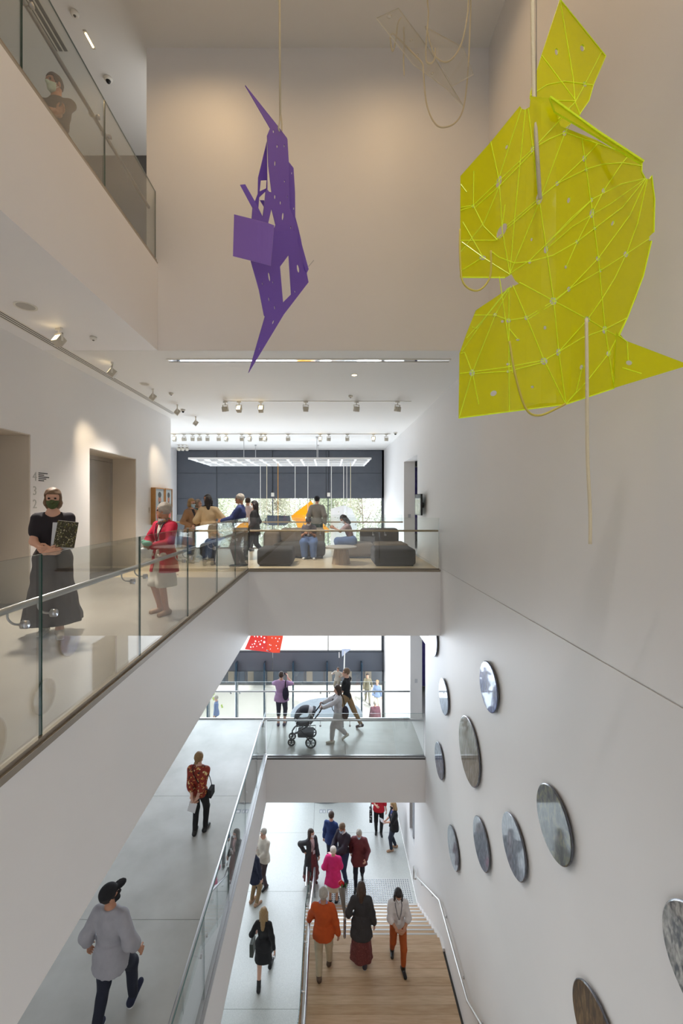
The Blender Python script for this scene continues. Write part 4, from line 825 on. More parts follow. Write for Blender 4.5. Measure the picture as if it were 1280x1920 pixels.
# ================================================================== PUSHCHAIR
def pushchair(c, s=1.0):
    t = thing('pushchair', c, 'dark grey pushchair with raised hood pushed by the woman in pale grey', 'pushchair'); C = Vector(c)
    FR = mat('pram_frame', (52, 54, 66), .4, .5); CL = mat('pram_cloth', (48, 48, 58), .8); CL2 = mat('pram_lining', (206, 206, 212), .8); TY = mat('pram_tyre', (34, 34, 40), .7)
    W = .27
    def P_(x, y, z): return C + Vector((x, y, z)) * s
    for (x, r, w) in ((-.42, .105, .16), (-.42, .105, -.16), (.12, .15, W), (.12, .15, -W)):
        mb = MB(); ring = [P_(x + (r - .02) * math.cos(a), w, r + (r - .02) * math.sin(a)) for a in [2 * math.pi * k / 24 for k in range(24)]]
        mb.tube(ring, .022 * s, 8, closed=True); wh = mb.build('wheel', TY, t, smooth=True)
        for k in range(6):
            a = 2 * math.pi * k / 6; MB().cyl(P_(x, w, r), P_(x + (r - .03) * math.cos(a), w, r + (r - .03) * math.sin(a)), .01 * s, 6).build('spoke', FR, wh)
        MB().cyl(P_(x, w - .025, r), P_(x, w + .025, r), .028 * s, 10).build('hub', FR, wh)
    MB().cyl(P_(.12, -W, .15), P_(.12, W, .15), .014 * s, 8).build('axle', FR, t)
    for w in (-.2, .2):
        MB().tube([P_(.12, w * 1.3, .15), P_(-.18, w * 1.1, .52), P_(-.02, w, .62)], .018 * s, 8).build('rear_strut', FR, t)
        MB().tube([P_(-.42, w * .8, .12), P_(-.42, w * .8, .26), P_(-.36, w, .34), P_(.1, w, .62), P_(.34, w, .92)], .02 * s, 8).build('side_tube', FR, t)
        MB().tube([P_(-.42, w * .8, .26), P_(-.30, w, .40)], .016 * s, 6).build('front_fork', FR, t)
    MB().tube(spline([P_(.34, -.2, .92), P_(.4, -.18, 1.02), P_(.42, 0, 1.04), P_(.4, .18, 1.02), P_(.34, .2, .92)], 5), .02 * s, 8).build('handlebar', BLACK, t, smooth=True)
    MB().box(*[v for v in (C.x - .25 * s, C.x + .2 * s, C.y - .2 * s, C.y + .2 * s, C.z + .24 * s, C.z + .36 * s)]).build('basket', CL, t, bevel=.04 * s, seg=3)
    MB().tube([P_(-.3, -.19, .36), P_(.24, -.19, .4), P_(.24, .19, .4), P_(-.3, .19, .36)], .012 * s, 6, closed=True).build('basket_rim', FR, t)
    MB().add([P_(x, w, z) for w in (-.17, .17) for (x, z) in ((-.3, .6), (-.18, .54), (.08, .54), (.26, .95), (.18, .98), (.02, .66), (-.16, .64), (-.28, .68))], [tuple(range(8))[::-1], tuple(range(8, 16))] + [(i, (i + 1) % 8, (i + 1) % 8 + 8, i + 8) for i in range(8)]).build('seat_shell', CL, t, bevel=.02 * s)
    def hood(a0, a1, r, m, nm):
        v = []; n = 9; k = 7
        for i in range(n):
            a = R(a0 + (a1 - a0) * i / (n - 1))
            for j in range(k):
                w = -.19 + .38 * j / (k - 1); rr = r * (1 - .3 * (abs(w) / .19) ** 4); v.append(P_(-.02 + rr * math.cos(a), w, .70 + rr * math.sin(a)))
                
        inn = [P_(-.02, 0, .70) + (p - P_(-.02, 0, .70)) * .94 for p in v]; N = len(v); f = []
        for i in range(n - 1):
            for j in range(k - 1): q = i * k + j; f += [(q, q + 1, q + k + 1, q + k), (N + q, N + q + k, N + q + k + 1, N + q + 1)]
        for i in range(n - 1): f += [(i * k, (i + 1) * k, N + (i + 1) * k, N + i * k), (i * k + k - 1, N + i * k + k - 1, N + (i + 1) * k + k - 1, (i + 1) * k + k - 1)]
        for j in range(k - 1): f += [(j, N + j, N + j + 1, j + 1), ((n - 1) * k + j, (n - 1) * k + j + 1, N + (n - 1) * k + j + 1, N + (n - 1) * k + j)]
        MB().add(v + inn, f).build(nm, m, t, smooth=True)
    hood(35, 75, .33, CL2, 'hood_lining'); hood(76, 120, .335, CL, 'hood'); hood(121, 168, .33, mat('pram_cloth_light', (70, 70, 80), .8, noise=.3, nscale=30), 'hood_visor')
    MB().tube([P_(-.3, -.17, .68), P_(-.34, -.1, .74), P_(-.34, .1, .74), P_(-.3, .17, .68)], .016 * s, 6).build('bumper_bar', BLACK, t)
    return t
pushchair((-.6, 12.15, ZL1), 1.0)

# ================================================================== ENTRANCE AND OUTDOORS
t = thing('entrance_drum', (-.07, 18.1, ZL0), 'round glazed entrance drum with flat grey roof below the pushchair walkway', 'entrance drum')
MB().lathe((-.07, 18.1, ZL0 + 2.55), [(1.46, 0), (1.5, .04), (1.5, .22), (1.44, .24)], 56).build('drum_roof', mat('drum_grey', (92, 98, 106), .5), t)
for k in range(16):
    a0, a1 = 2 * math.pi * k / 16, 2 * math.pi * (k + 1) / 16
    if k in (3, 4, 11, 12): continue
    v = [(-.07 + r * math.cos(a), 18.1 + r * math.sin(a), z) for r in (1.4, 1.42) for a in (a0, a1) for z in (ZL0 + .05, ZL0 + 2.55)]
    MB().add(v, [(0, 2, 3, 1), (4, 5, 7, 6), (0, 1, 5, 4), (2, 6, 7, 3)]).build('curved_pane', WGLASS, t)
for k in range(3):
    a = 2 * math.pi * k / 3 + .3; MB().obox((-.07 + .68 * math.cos(a), 18.1 + .68 * math.sin(a), ZL0 + 1.3), 1.34, .04, 2.4, Matrix.Rotation(a, 3, 'Z')).build('wing', MATS['mullion_blue'], t)
MB().lathe((-.07, 18.1, ZL0), [(1.46, 0), (1.46, .03)], 40).build('floor_ring', STEEL, t)
tag(MB().box(-60, 60, YB + .1, 120, ZL0 - .3, ZL0 - .04).build('ground', mat('pale_paving', (226, 222, 214), .8, noise=.06, nscale=1)), 'sunlit pale paving outside the glass entrance', 'paving', kind='structure')
ob = thing('opposite_building', (-2, 30, ZL0), 'low building across the forecourt with dark glazed base and white upper band', 'building')
MB().box(-25, 14, 27.6, 34, ZL0 - .04, -8.2).build('base_wall', mat('dark_base', (66, 68, 74), .4, noise=.2, nscale=.8), ob)
MB().box(-25, 14, 27.2, 34, -8.2, -5.6).build('upper_band', mat('white_render', (240, 240, 238), .7), ob)
for i in range(14):
    x = -9 + i * 1.25; w = MB().box(x + .06, x + 1.19, 27.55, 27.6, ZL0 + .1, -8.5).build('window', mat('dark_window', (46, 56, 68), .1), ob); MB().box(x + .12, x + .5, 27.54, 27.55, ZL0 + .2, -8.6).build('pane', mat('warm_pane', (96, 92, 84), .15), w)
mb = MB().box(-10, 12, 27.3, 27.34, -4.7, -4.65).box(-10, 12, 27.3, 27.34, -5.55, -5.5); ra = mb.build('roof_railing', STEEL, ob)
for i in range(110): MB().box(-10 + i * .2, -10 + i * .2 + .02, 27.31, 27.33, -5.6, -4.65).build('baluster', STEEL, ra) if i < 90 else None
# trees beyond the window
LEAF = [mat('leaf_%d' % i, c, .7) for i, c in enumerate(((176, 184, 158), (160, 170, 144), (190, 192, 174), (168, 176, 160)))]
BARK = mat('bark', (150, 138, 124), .9, noise=.3, nscale=6)
def tree(x, y, h, r, k, label, seed):
    rr = random.Random(seed); z0 = ZL0 - .04; t = thing('tree', (x, y, z0), label, 'tree', 'trees beyond the long window')
    top = z0 + h; mb = MB(); mb.tube(spline([(x, y, z0), (x + rr.uniform(-.3, .3), y, z0 + h * .35), (x + rr.uniform(-.5, .5), y, z0 + h * .6), (x, y, top - .6)], 4), [.22 - .2 * i / 12 for i in range(13)], 7)
    ends = []
    for i in range(16):
        zz = z0 + h * rr.uniform(.4, .9); a = rr.uniform(0, 6.28); l = r * rr.uniform(.6, 1.1) * (1.25 - (zz - z0) / h * .7); e = Vector((x + l * math.cos(a), y + l * math.sin(a), zz + rr.uniform(.4, 1.4)))
        mb.tube([(x, y, zz - .4), ((x + e.x) / 2, (y + e.y) / 2, zz + .1), e], [.07, .05, .02], 5); ends.append(e)
    mb.build('trunk', BARK, t)
    n = 6500; E_ = np.array([tuple(e) for e in ends]); g = np.random.default_rng(seed)
    c = E_[g.integers(0, len(E_), n)] + g.normal(0, 1, (n, 3)) * np.array([r * .26, r * .26, .8]); q1 = g.normal(0, 1, (n, 3)); q1 /= np.linalg.norm(q1, axis=1)[:, None]
    q2_ = np.cross(q1, g.normal(0, 1, (n, 3))); q2_ /= np.linalg.norm(q2_, axis=1)[:, None]; L = g.uniform(.07, .16, (n, 1))
    V = np.stack([c - q1 * L, c + q2_ * L * .35, c + q1 * L, c - q2_ * L * .35], 1).reshape(-1, 3)
    o = put('foliage', pm(V, [(4 * i, 4 * i + 1, 4 * i + 2, 4 * i + 3) for i in range(n)]), t, LEAF[k]); o['kind'] = 'stuff'
TR = [(-9.6, 36, 13.0, 1.7, 0), (-4.4, 36.5, 13.4, 1.7, 2), (.9, 36, 12.8, 1.7, 1), (5.9, 36.5, 13.0, 1.6, 3), (-12.2, 44, 14.6, 1.8, 1), (-7.1, 44.5, 14.0, 1.8, 3), (-1.9, 44, 14.8, 1.8, 0), (3.4, 44.5, 14.2, 1.8, 2), (8.8, 44, 14.6, 1.8, 1), (-10.6, 53, 15.8, 2.1, 2), (-4.6, 53, 15.4, 2.1, 1), (1.4, 53, 16, 2.1, 0), (7.4, 53, 15.6, 2.1, 3)]
order = sorted(range(len(TR)), key=lambda i: TR[i][0] / TR[i][1])
for rank, i in enumerate(order):
    x, y, h, r, k = TR[i]; tree(x, y, h, r, k, 'pale grey-green tree beyond the long window, %s from the left' % (NUM[rank].replace('leftmost', 'first')), 20 + i)
t = thing('shrub', (-8.2, 24.5, ZL0 - .04), 'bright green shrub outside beyond the man in blue', 'shrub'); g = np.random.default_rng(5); n = 500
c = np.array([-8.2, 24.5, ZL0 + .8]) + g.normal(0, 1, (n, 3)) * np.array([.7, .5, .4]); q1 = g.normal(0, 1, (n, 3)) * .09; q2_ = g.normal(0, 1, (n, 3)) * .06
o = put('foliage', pm(np.stack([c - q1, c + q2_, c + q1, c - q2_], 1).reshape(-1, 3), [(4 * i, 4 * i + 1, 4 * i + 2, 4 * i + 3) for i in range(n)]), t, mat('lime_leaf', (170, 196, 70), .7)); o['kind'] = 'stuff'
MB().cyl((-8.2, 24.5, ZL0 - .04), (-8.2, 24.5, ZL0 + .7), .04, 6).build('stem', BARK, t)
t = thing('bench', (2.4, 22.6, ZL0 - .04), 'pale bench outside among the distant people', 'bench'); MB().box(1.3, 3.6, 22.4, 22.9, ZL0 + .38, ZL0 + .46).build('seat', mat('bench_grey', (196, 198, 200), .6), t)
for x in (1.4, 3.45): MB().box(x, x + .08, 22.45, 22.85, ZL0 - .04, ZL0 + .38).build('leg', MATS['bench_grey'], t)

# ================================================================== PEOPLE (bodies and clothes grown from distance fields)
def _seg(p, a, b, ra, rb):
    a = np.asarray(a, np.float32); b = np.asarray(b, np.float32); ba = b - a; pa = p - a
    h = np.clip(pa @ ba / max(float(ba @ ba), 1e-9), 0, 1); return np.linalg.norm(pa - h[:, None] * ba, axis=1) - (ra + (rb - ra) * h)
def _ell(p, c, r, M=None):
    q = p - np.asarray(c, np.float32)
    if M is not None: q = q @ np.asarray(M, np.float32)
    r = np.asarray(r, np.float32); k0 = np.linalg.norm(q / r, axis=1); k1 = np.linalg.norm(q / (r * r), axis=1) + 1e-6
    return k0 * (k0 - 1) / k1
def _skirt(p, c0, c1, r0, r1, sq, fl, nf):
    z0, z1 = c0[2], c1[2]; h = np.clip((z0 - p[:, 2]) / (z0 - z1), 0, 1); cx = c0[0] + (c1[0] - c0[0]) * h; cy = c0[1] + (c1[1] - c0[1]) * h
    dx = p[:, 0] - cx; dy = (p[:, 1] - cy) / sq; th = np.arctan2(dy, dx); rr = (r0 + (r1 - r0) * h) * (1 + fl * h * np.cos(nf * th + 1.3 * np.sin(2 * th)))
    d = (np.hypot(dx, dy) - rr) * .75; return np.maximum(d, np.maximum(p[:, 2] - z0, z1 - p[:, 2]))
def field(p, prims, k):
    d = None
    for q in prims:
        e = _seg(p, *q[1:]) if q[0] == 's' else _ell(p, *q[1:]) if q[0] == 'e' else _skirt(p, *q[1:])
        if d is None: d = e
        else: h = np.clip(.5 + .5 * (e - d) / k, 0, 1); d = e + (d - e) * h - k * h * (1 - h)
    return d
def bounds(prims):
    lo = np.full(3, 1e9); hi = -lo
    for q in prims:
        if q[0] == 's': pts = [(q[1], q[3]), (q[2], q[4])]
        elif q[0] == 'e': pts = [(q[1], max(q[2]))]
        else: pts = [(q[1], 0), (q[2], 0), ((q[2][0] - q[4] * 1.2, q[2][1] - q[4] * 1.2, q[2][2]), 0), ((q[2][0] + q[4] * 1.2, q[2][1] + q[4] * 1.2, q[2][2]), 0), ((q[1][0] - q[3], q[1][1] - q[3], q[1][2]), 0), ((q[1][0] + q[3], q[1][1] + q[3], q[1][2]), 0)]
        for c, r in pts: lo = np.minimum(lo, np.asarray(c) - r); hi = np.maximum(hi, np.asarray(c) + r)
    return lo, hi
EDG = [(0, 1), (2, 3), (4, 5), (6, 7), (0, 2), (1, 3), (4, 6), (5, 7), (0, 4), (1, 5), (2, 6), (3, 7)]
CORN = np.array([(i & 1, (i >> 1) & 1, (i >> 2) & 1) for i in range(8)])
def grow(prims, res, k=.03, infl=0, cut=None, lo_hi=None):
    """surface-net skin of a distance field: returns verts (n,3), quads (m,4)"""
    lo, hi = lo_hi if lo_hi is not None else bounds(prims); pad = infl + res * 2.5; lo = np.asarray(lo) - pad; hi = np.asarray(hi) + pad
    n = np.maximum(np.ceil((hi - lo) / res).astype(int) + 1, 4)
    ax = [lo[i] + res * np.arange(n[i]) for i in range(3)]; G = np.stack(np.meshgrid(*ax, indexing='ij'), -1).reshape(-1, 3).astype(np.float32)
    d = field(G, prims, k) - infl
    if cut is not None: d = cut(G, d)
    D = d.reshape(n); S = D < 0
    c = [S[i:n[0] - 1 + i, j:n[1] - 1 + j, l:n[2] - 1 + l] for (i, j, l) in CORN]
    al = c[0].copy(); an = c[0].copy()
    for q in c[1:]: al &= q; an |= q
    act = an & ~al; idx = np.argwhere(act)
    if len(idx) == 0: return np.zeros((0, 3)), np.zeros((0, 4), int)
    vid = np.full(act.shape, -1, int); vid[act] = np.arange(len(idx))
    vals = np.stack([D[idx[:, 0] + i, idx[:, 1] + j, idx[:, 2] + l] for (i, j, l) in CORN], 1)
    acc = np.zeros((len(idx), 3)); cn = np.zeros(len(idx))
    for a, b in EDG:
        va, vb = vals[:, a], vals[:, b]; m = (va < 0) != (vb < 0); t = np.where(m, va / np.where(m, va - vb, 1), 0)
        acc += np.where(m[:, None], CORN[a] + (CORN[b] - CORN[a]) * t[:, None], 0); cn += m
    V = (idx + acc / cn[:, None]) * res + lo
    Q = []
    for axn in range(3):
        u, w = (axn + 1) % 3, (axn + 2) % 3
        A = np.take(S, range(n[axn] - 1), axn); B = np.take(S, range(1, n[axn]), axn); e = np.argwhere(A != B); e = e[(e[:, u] > 0) & (e[:, w] > 0) & (e[:, u] < n[u] - 1) & (e[:, w] < n[w] - 1)]
        if len(e) == 0: continue
        fw = A[tuple(e.T)]; q = []
        for du, dw in ((-1, -1), (0, -1), (0, 0), (-1, 0)): f = e.copy(); f[:, u] += du; f[:, w] += dw; q.append(vid[tuple(f.T)])
        q = np.stack(q, 1); q[~fw] = q[~fw][:, ::-1]; Q.append(q)
    Q = np.concatenate(Q); return V, Q[(Q >= 0).all(1)]
def np_mesh(parts):
    """parts: list of (V, Q, material index)"""
    V = []; Q = []; M = []; o = 0
    for v, q, mi in parts:
        if len(v) == 0: continue
        V.append(v); Q.append(q + o); M.append(np.full(len(q), mi)); o += len(v)
    me = bpy.data.meshes.new('m')
    if not V: return me
    V = np.concatenate(V); Q = np.concatenate(Q); M = np.concatenate(M)
    me.vertices.add(len(V)); me.vertices.foreach_set('co', V.astype(np.float32).ravel()); me.loops.add(Q.size); me.loops.foreach_set('vertex_index', Q.ravel().astype(np.int32))
    me.polygons.add(len(Q)); me.polygons.foreach_set('loop_start', np.arange(0, Q.size, 4, dtype=np.int32)); me.polygons.foreach_set('material_index', M.astype(np.int32))
    me.polygons.foreach_set('use_smooth', np.ones(len(Q), bool)); me.update(calc_edges=True); me.validate(); return me
def nrm(v): v = np.asarray(v, float); return v / (np.linalg.norm(v) + 1e-9)
def ik(a, b, l1, l2, pole):
    a = np.asarray(a, float); b = np.asarray(b, float); d = b - a; L = np.linalg.norm(d)
    if L > (l1 + l2) * .999: b = a + d / L * (l1 + l2) * .999; d = b - a; L = np.linalg.norm(d)
    x = (l1 * l1 - l2 * l2 + L * L) / (2 * L); h = math.sqrt(max(l1 * l1 - x * x, 0)); u = d / L; p = np.asarray(pole, float); p = p - u * (p @ u); return a + u * x + nrm(p) * h, b
def rotz(a): c, s = math.cos(a), math.sin(a); return np.array([[c, -s, 0], [s, c, 0], [0, 0, 1.]])
def rotx(a): c, s = math.cos(a), math.sin(a); return np.array([[1, 0, 0], [0, c, -s], [0, s, c]])
def roty(a): c, s = math.cos(a), math.sin(a); return np.array([[c, 0, s], [0, 1, 0], [-s, 0, c]])
SKIN = {k: mat('skin_' + k, c, .55) for k, c in dict(light=(214, 168, 146), tan=(186, 134, 106), brown=(134, 92, 72)).items()}
LIP = mat('lips', (170, 96, 90), .5); EYE_ = mat('eye_dark', (38, 30, 28), .2)
STAND = dict(fl=(-.1, 0, 0), fr=(.1, .02, 0), hl=(-.27, .04, .84), hr=(.27, .04, .84))
WALK = dict(fl=(-.09, .30, .02), fr=(.09, -.26, .06), hl=(-.27, -.12, .88), hr=(.27, .2, .9))
WALK2 = dict(fl=(-.09, -.26, .08), fr=(.09, .28, 0.0), hl=(-.27, .2, .9), hr=(.27, -.12, .88))
NPEOPLE = 0
def person(label, base, H, yaw, pose=None, wear=(), skin='light', head=(0, 0), lean=0, build=1.0, res=.02, group=None, sit=0, hand_dir=(None, None), curl=(.5, .5), twist=0, roll=0, name='person'):
    """yaw 0 looks away from the camera (+Y). wear: list of (piece, material, options)"""
    s = H / 1.75; po = dict(STAND); po.update(pose or {}); B = build
    root = thing(name, base, label, 'person', group); org = np.array(base, float); RZ = rotz(R(yaw))
    rs = res / s
    pel = np.array([0, 0, (.93 if not sit else sit)]) + np.array(po.get('pel', (0, 0, 0)))
    if not sit:
        # hips drop so that both feet reach
        for f in ('fl', 'fr'):
            fx, fy_, fz = po[f]; need = math.hypot(fx * .2, fy_); mx = math.sqrt(max(.855 ** 2 - need ** 2, .1)); pel[2] = min(pel[2], fz + .09 + mx + .03)
    RT = rotz(R(twist)) @ roty(R(roll)) @ rotx(-R(lean)); up = RT @ np.array([0, 0, 1.])
    T = lambda x, y, z: pel + RT @ np.array([x, y, z])          # torso frame, from the pelvis
    sh = {-1: T(-.165 * B, -.01, .45), 1: T(.165 * B, -.01, .45)}; neck = T(0, -.01, .53); hc0 = T(0, .015, .69)
    RH = RT @ rotz(R(head[0])) @ rotx(R(head[1])); hc = neck + (hc0 - neck) * .35 + RH @ np.array([0, .012, .105])
    HP = lambda x, y, z: hc + RH @ np.array([x, y, z])
    hip = {-1: pel + RT @ np.array([-.09, 0, -.03]), 1: pel + RT @ np.array([.09, 0, -.03])}
    leg = {}; arm = {}; foot = {}
    for sd, f, h, i in ((-1, 'fl', 'hl', 0), (1, 'fr', 'hr', 1)):
        fx, fy_, fz = po[f][:3]; an = np.array([fx, fy_, fz + .085]); kn, an = ik(hip[sd], an, .43, .42, (sd * .12, 1, 0.2)); leg[sd] = (hip[sd], kn, an)
        ty = po.get('toe' + f[1], sd * 8); d = rotz(-R(ty)) @ np.array([0, 1., 0]); tp = po.get('pitch' + f[1], 0); d = d * math.cos(R(tp)) + np.array([0, 0, math.sin(R(tp))])
        foot[sd] = (an + np.array([0, 0, -.045]) - d * .05, an + np.array([0, 0, -.055]) + d * .15)
        hd = np.array(po[h], float); el, wr = ik(sh[sd], hd, .28, .255, po.get('pole' + h[1], (sd * .5, -1, -.25))); arm[sd] = (sh[sd], el, wr)
    Bt = B
    torso = [('e', pel + RT @ np.array([0, -.01, .0]), (.155 * B, .115 * B, .12), RT), ('e', T(0, 0, .2), (.13 * B, .095 * B, .17), RT), ('e', T(0, .0, .33), (.152 * B, .106 * B, .165), RT), ('s', T(-.12 * B, -.01, .44), T(.12 * B, -.01, .44), .05, .05), ('s', T(0, -.015, .52), T(-.13 * B, -.012, .45), .046, .036), ('s', T(0, -.015, .52), T(.13 * B, -.012, .45), .046, .036), ('s', T(0, -.012, .46), T(0, -.005, .56), .062, .052)]
    def legs_p(t=1.0, wide=1.0):
        o = []
        for sd in (-1, 1):
            a, b, c = leg[sd]; o.append(('s', a, b, .088 * B * wide, .06 * wide))
            if t > 0: e = b + (c - b) * t; o.append(('s', b, e, .058 * wide, (.058 + (.04 - .058) * t) * wide))
        return o
    def arms_p(t=2.0, wide=1.0):
        o = []
        for sd in (-1, 1):
            a, b, c = arm[sd]; w0 = 1 + (wide - 1) * .25; w1 = w0 + (wide - w0) * min(t, 1); o.append(('s', a, a + (b - a) * min(t, 1), .048 * w0 * B ** .5, (.048 - .008 * min(t, 1)) * w1))
            if t > 1: o.append(('s', b, b + (c - b) * (t - 1), .04 * wide, (.04 - .012 * (t - 1)) * wide))
        return o
    body = torso + legs_p() + arms_p() + [('s', neck + up * -.04, HP(0, -.02, -.06), .056, .05)]
    for sd in (-1, 1): body.append(('s', leg[sd][2], foot[sd][0], .036, .034)); body.append(('s', foot[sd][0], foot[sd][1], .034, .026))
    # head
    hp = [('e', HP(0, -.008, .022), (.076, .095, .098), RH), ('e', HP(0, .022, -.052), (.056, .068, .066), RH), ('s', HP(0, .088, -.002), HP(0, .104, -.034), .009, .014), ('e', HP(0, .072, -.095), (.026, .022, .02), RH), ('e', HP(0, .084, -.064), (.024, .012, .009), RH), ('e', HP(-.078, -.008, -.016), (.012, .02, .032), RH), ('e', HP(.078, -.008, -.016), (.012, .02, .032), RH), ('e', HP(0, .08, .026), (.05, .014, .01), RH), ('s', HP(0, -.03, -.04), HP(0, -.02, -.12), .055, .054)]
    eyes = [HP(-.032, .084, .004), HP(.032, .084, .004)]
    def sock(G, d):
        for e in eyes: e = e + RH @ np.array([0, .012, 0]); d = np.maximum(d, .013 - np.linalg.norm(G - e.astype(np.float32), axis=1))
        return d
    hres = min(.011, max(.006, res * .5)) / s; parts = []
    xf = lambda V: (V * s) @ RZ.T
    V, Q = grow(body, rs, .035); parts.append((xf(V), Q, 0))
    V, Q = grow(hp, hres, .018, cut=sock); parts.append((xf(V), Q, 0))
    eb = [('e', e, (.013, .013, .011), RH) for e in eyes]
    for q in eb: V, Q = grow([q], .004 / s if res < .015 else .007 / s, .001); parts.append((xf(V), Q, 1))
    V, Q = grow([('e', HP(0, .0915, -.064), (.02, .008, .0075), RH)], .004 / s if res < .015 else .007 / s, .001); parts.append((xf(V), Q, 2))
    for sd, i in ((-1, 0), (1, 1)):   # hands: palm, four fingers of unequal length, thumb
        a, el, w = arm[sd]; d = nrm(hand_dir[i]) if hand_dir[i] is not None else nrm(w - el)
        ref = np.array([0, 1., .15]) if abs(d[2]) > .6 else np.array([-sd * .3, .2, 1.]); th = nrm(ref - d * (ref @ d)); nrmv = nrm(np.cross(d, th)) * 1.0
        if nrmv @ np.array([-sd, 0, -.3]) < 0: nrmv = -nrmv
        c = curl[i]; hpz = []
        for j, (off, ln) in enumerate(((.032, .07), (.011, .079), (-.011, .073), (-.031, .058))):
            kn = w + d * (.088 - abs(j - 1.2) * .005) + th * off; hpz.append(('s', w + d * .012 + th * off * .6, kn, .0145, .0115))
            d1 = d * math.cos(c) + nrmv * math.sin(c); d2 = d * math.cos(2.1 * c) + nrmv * math.sin(2.1 * c); m1 = kn + d1 * ln * .5; hpz += [('s', kn, m1, .0098, .009), ('s', m1, m1 + d2 * ln * .5, .009, .0072)]
        b0 = w + d * .025 + th * .028; b1 = b0 + nrm(d * .7 + th * .75 + nrmv * .3) * .042; hpz += [('s', b0, b1, .0145, .011), ('s', b1, b1 + nrm(d + th * .25 + nrmv * .3) * .034, .011, .0085), ('s', w - d * .03, w + d * .01, .029, .027)]
        V, Q = grow(hpz, (.0055 if res < .015 else .007) / s, .007); parts.append((xf(V), Q, 0))
    put_local(root, 'body', np_mesh(parts), [SKIN[skin], EYE_, LIP])
    hemd = lambda G: G[:, 2]
    for piece, m, *opt in wear:
        o = opt[0] if opt else {}; cutf = None; pr = None; k = .035; infl = o.get('fit', .014); r_ = rs; nm = o.get('name', piece)
        if piece in ('top', 'coat'):
            hem = o.get('hem', .86); nk = o.get('neck', .555); sl = o.get('sleeve', 1.95); pr = list(torso) + arms_p(sl, o.get('wide', 1.12)); op = o.get('open', 0)
            if hem < .84 and not sit: c1 = pel * 1.0; pr.append(('k', T(0, -.005, .12), (pel[0] + o.get('dx', 0), pel[1] + o.get('dy', -.01), hem - .03), .145 * B, o.get('flare', .2) * B, .74, .03, 5)); pr += legs_p(1.0, 1.0)
            if hem > .6 and not o.get('straight'): pass
            if o.get('belly'): pr.append(('e', T(0, .05, .14), (.13 * B, .12, .14), RT))
            def cutf(G, d, hem=hem, nk=nk, op=op, o=o):
                g = G - pel.astype(np.float32); tz = g @ (RT[:, 2]).astype(np.float32); tx = g @ (RT[:, 0]).astype(np.float32); ty = g @ (RT[:, 1]).astype(np.float32)
                hz = hem + o.get('tilt', 0) * ty
                low = np.where(np.abs(tx) < .2 * B + .04, hz - G[:, 2], -1) if not sit else np.where(np.abs(tx) < .2 * B + .04, (hem - .93) - tz, -1)
                d = np.maximum(d, low); d = np.maximum(d, np.where(np.abs(tx) < .12, tz - nk + np.maximum(ty, 0) * o.get('vee', .5), -1))
                if op: d = np.maximum(d, np.where(ty > .02, (op + np.maximum(.1 - tz, 0) * .12 + np.maximum(tz - .3, 0) * .1) - np.abs(tx), -1))
                return d
        elif piece in ('trousers', 'shorts', 'leggings'):
            pr = [torso[0], torso[1]] + legs_p(o.get('len', .96), o.get('wide', 1.0)); wst = o.get('waist', .1)
            def cutf(G, d, wst=wst): g = G - pel.astype(np.float32); return np.maximum(d, g @ RT[:, 2].astype(np.float32) - wst)
            infl = o.get('fit', .014); k = .025
        elif piece == 'skirt':
            hem = o.get('hem', .45)
            if sit: pr = [torso[0]] + legs_p(o.get('len', .8), o.get('wide', 1.5)); infl = .02
            else: pr = [('k', T(0, 0, .14), (pel[0] + o.get('dx', 0), pel[1] + o.get('dy', 0), hem), .125 * B, o.get('r', .26), o.get('sq', .8), o.get('flute', .07), o.get('nf', 7)), torso[0]] + legs_p(1.0, 1.05); infl = .012; k = .07; cutf = lambda G, d, hem=hem: np.maximum(d, hem - G[:, 2])
        elif piece == 'shoes':
            for sd in (-1, 1):
                a, b = foot[sd]; pp = [('s', a, b, .042, .034), ('s', leg[sd][2] + np.array([0, 0, -.02 + o.get('shaft', 0) * 0]), a, .045, .043)]
                if o.get('shaft'): an, kn = leg[sd][2], leg[sd][1]; pp.append(('s', an, an + nrm(kn - an) * o['shaft'], .046, .048))
                cl = min(a[2], b[2]) - .04
                V, Q = grow(pp, rs * .7, .02, .004, cut=None); ob = put_local(root, 'shoe', np_mesh([(xf(V), Q, 0)]), [m])
                if o.get('sole'): 
                    V, Q = grow([('s', a + np.array([0, 0, -.03]), b + np.array([0, 0, -.024]), .04, .036)], rs * .7, .01, .002, cut=lambda G, d, z=min(a[2], b[2]) - .02: np.maximum(d, G[:, 2] - z - .004) if True else d); put_local(ob, 'sole', np_mesh([(xf(V), Q, 0)]), [o['sole']])
            continue
        elif piece == 'hair':
            st = o.get('style', 'short'); k = .02; infl = 0; r_ = hres; pr = [('e', HP(0, -.016, .032), (.09, .106, .103), RH)]
            face = (HP(0, .115, -.05), (.072, .085, .105))
            if st in ('long', 'longer'): L = .2 if st == 'long' else .3; pr += [('s', HP(0, -.06, .0), HP(0, -.085, -L), .075, .05), ('s', HP(-.065, -.02, -.01), HP(-.07, -.03, -L * .85), .04, .03), ('s', HP(.065, -.02, -.01), HP(.07, -.03, -L * .85), .04, .03)]
            if st == 'longer': pr += [('s', HP(-.078, .01, .0), HP(-.085, .055, -.3), .032, .02), ('s', HP(.078, .01, .0), HP(.085, .055, -.3), .032, .02)]
            if st == 'bob': pr += [('e', HP(0, -.025, -.05), (.1, .095, .095), RH)]
            if st == 'bun': pr += [('e', HP(0, -.115, -.045), (.042, .04, .042), RH)]
            elif st == 'tail': pr += [('s', HP(0, -.1, .0), HP(0, -.13, -.2), .035, .02)]
            elif st == 'grey': pr[0] = ('e', HP(0, -.022, .03), (.1, .112, .108), RH)
            low = {'short': -.045, 'grey': -.06, 'bun': -.055, 'bob': -.14}.get(st, -.6); thin = o.get('thin', 0)
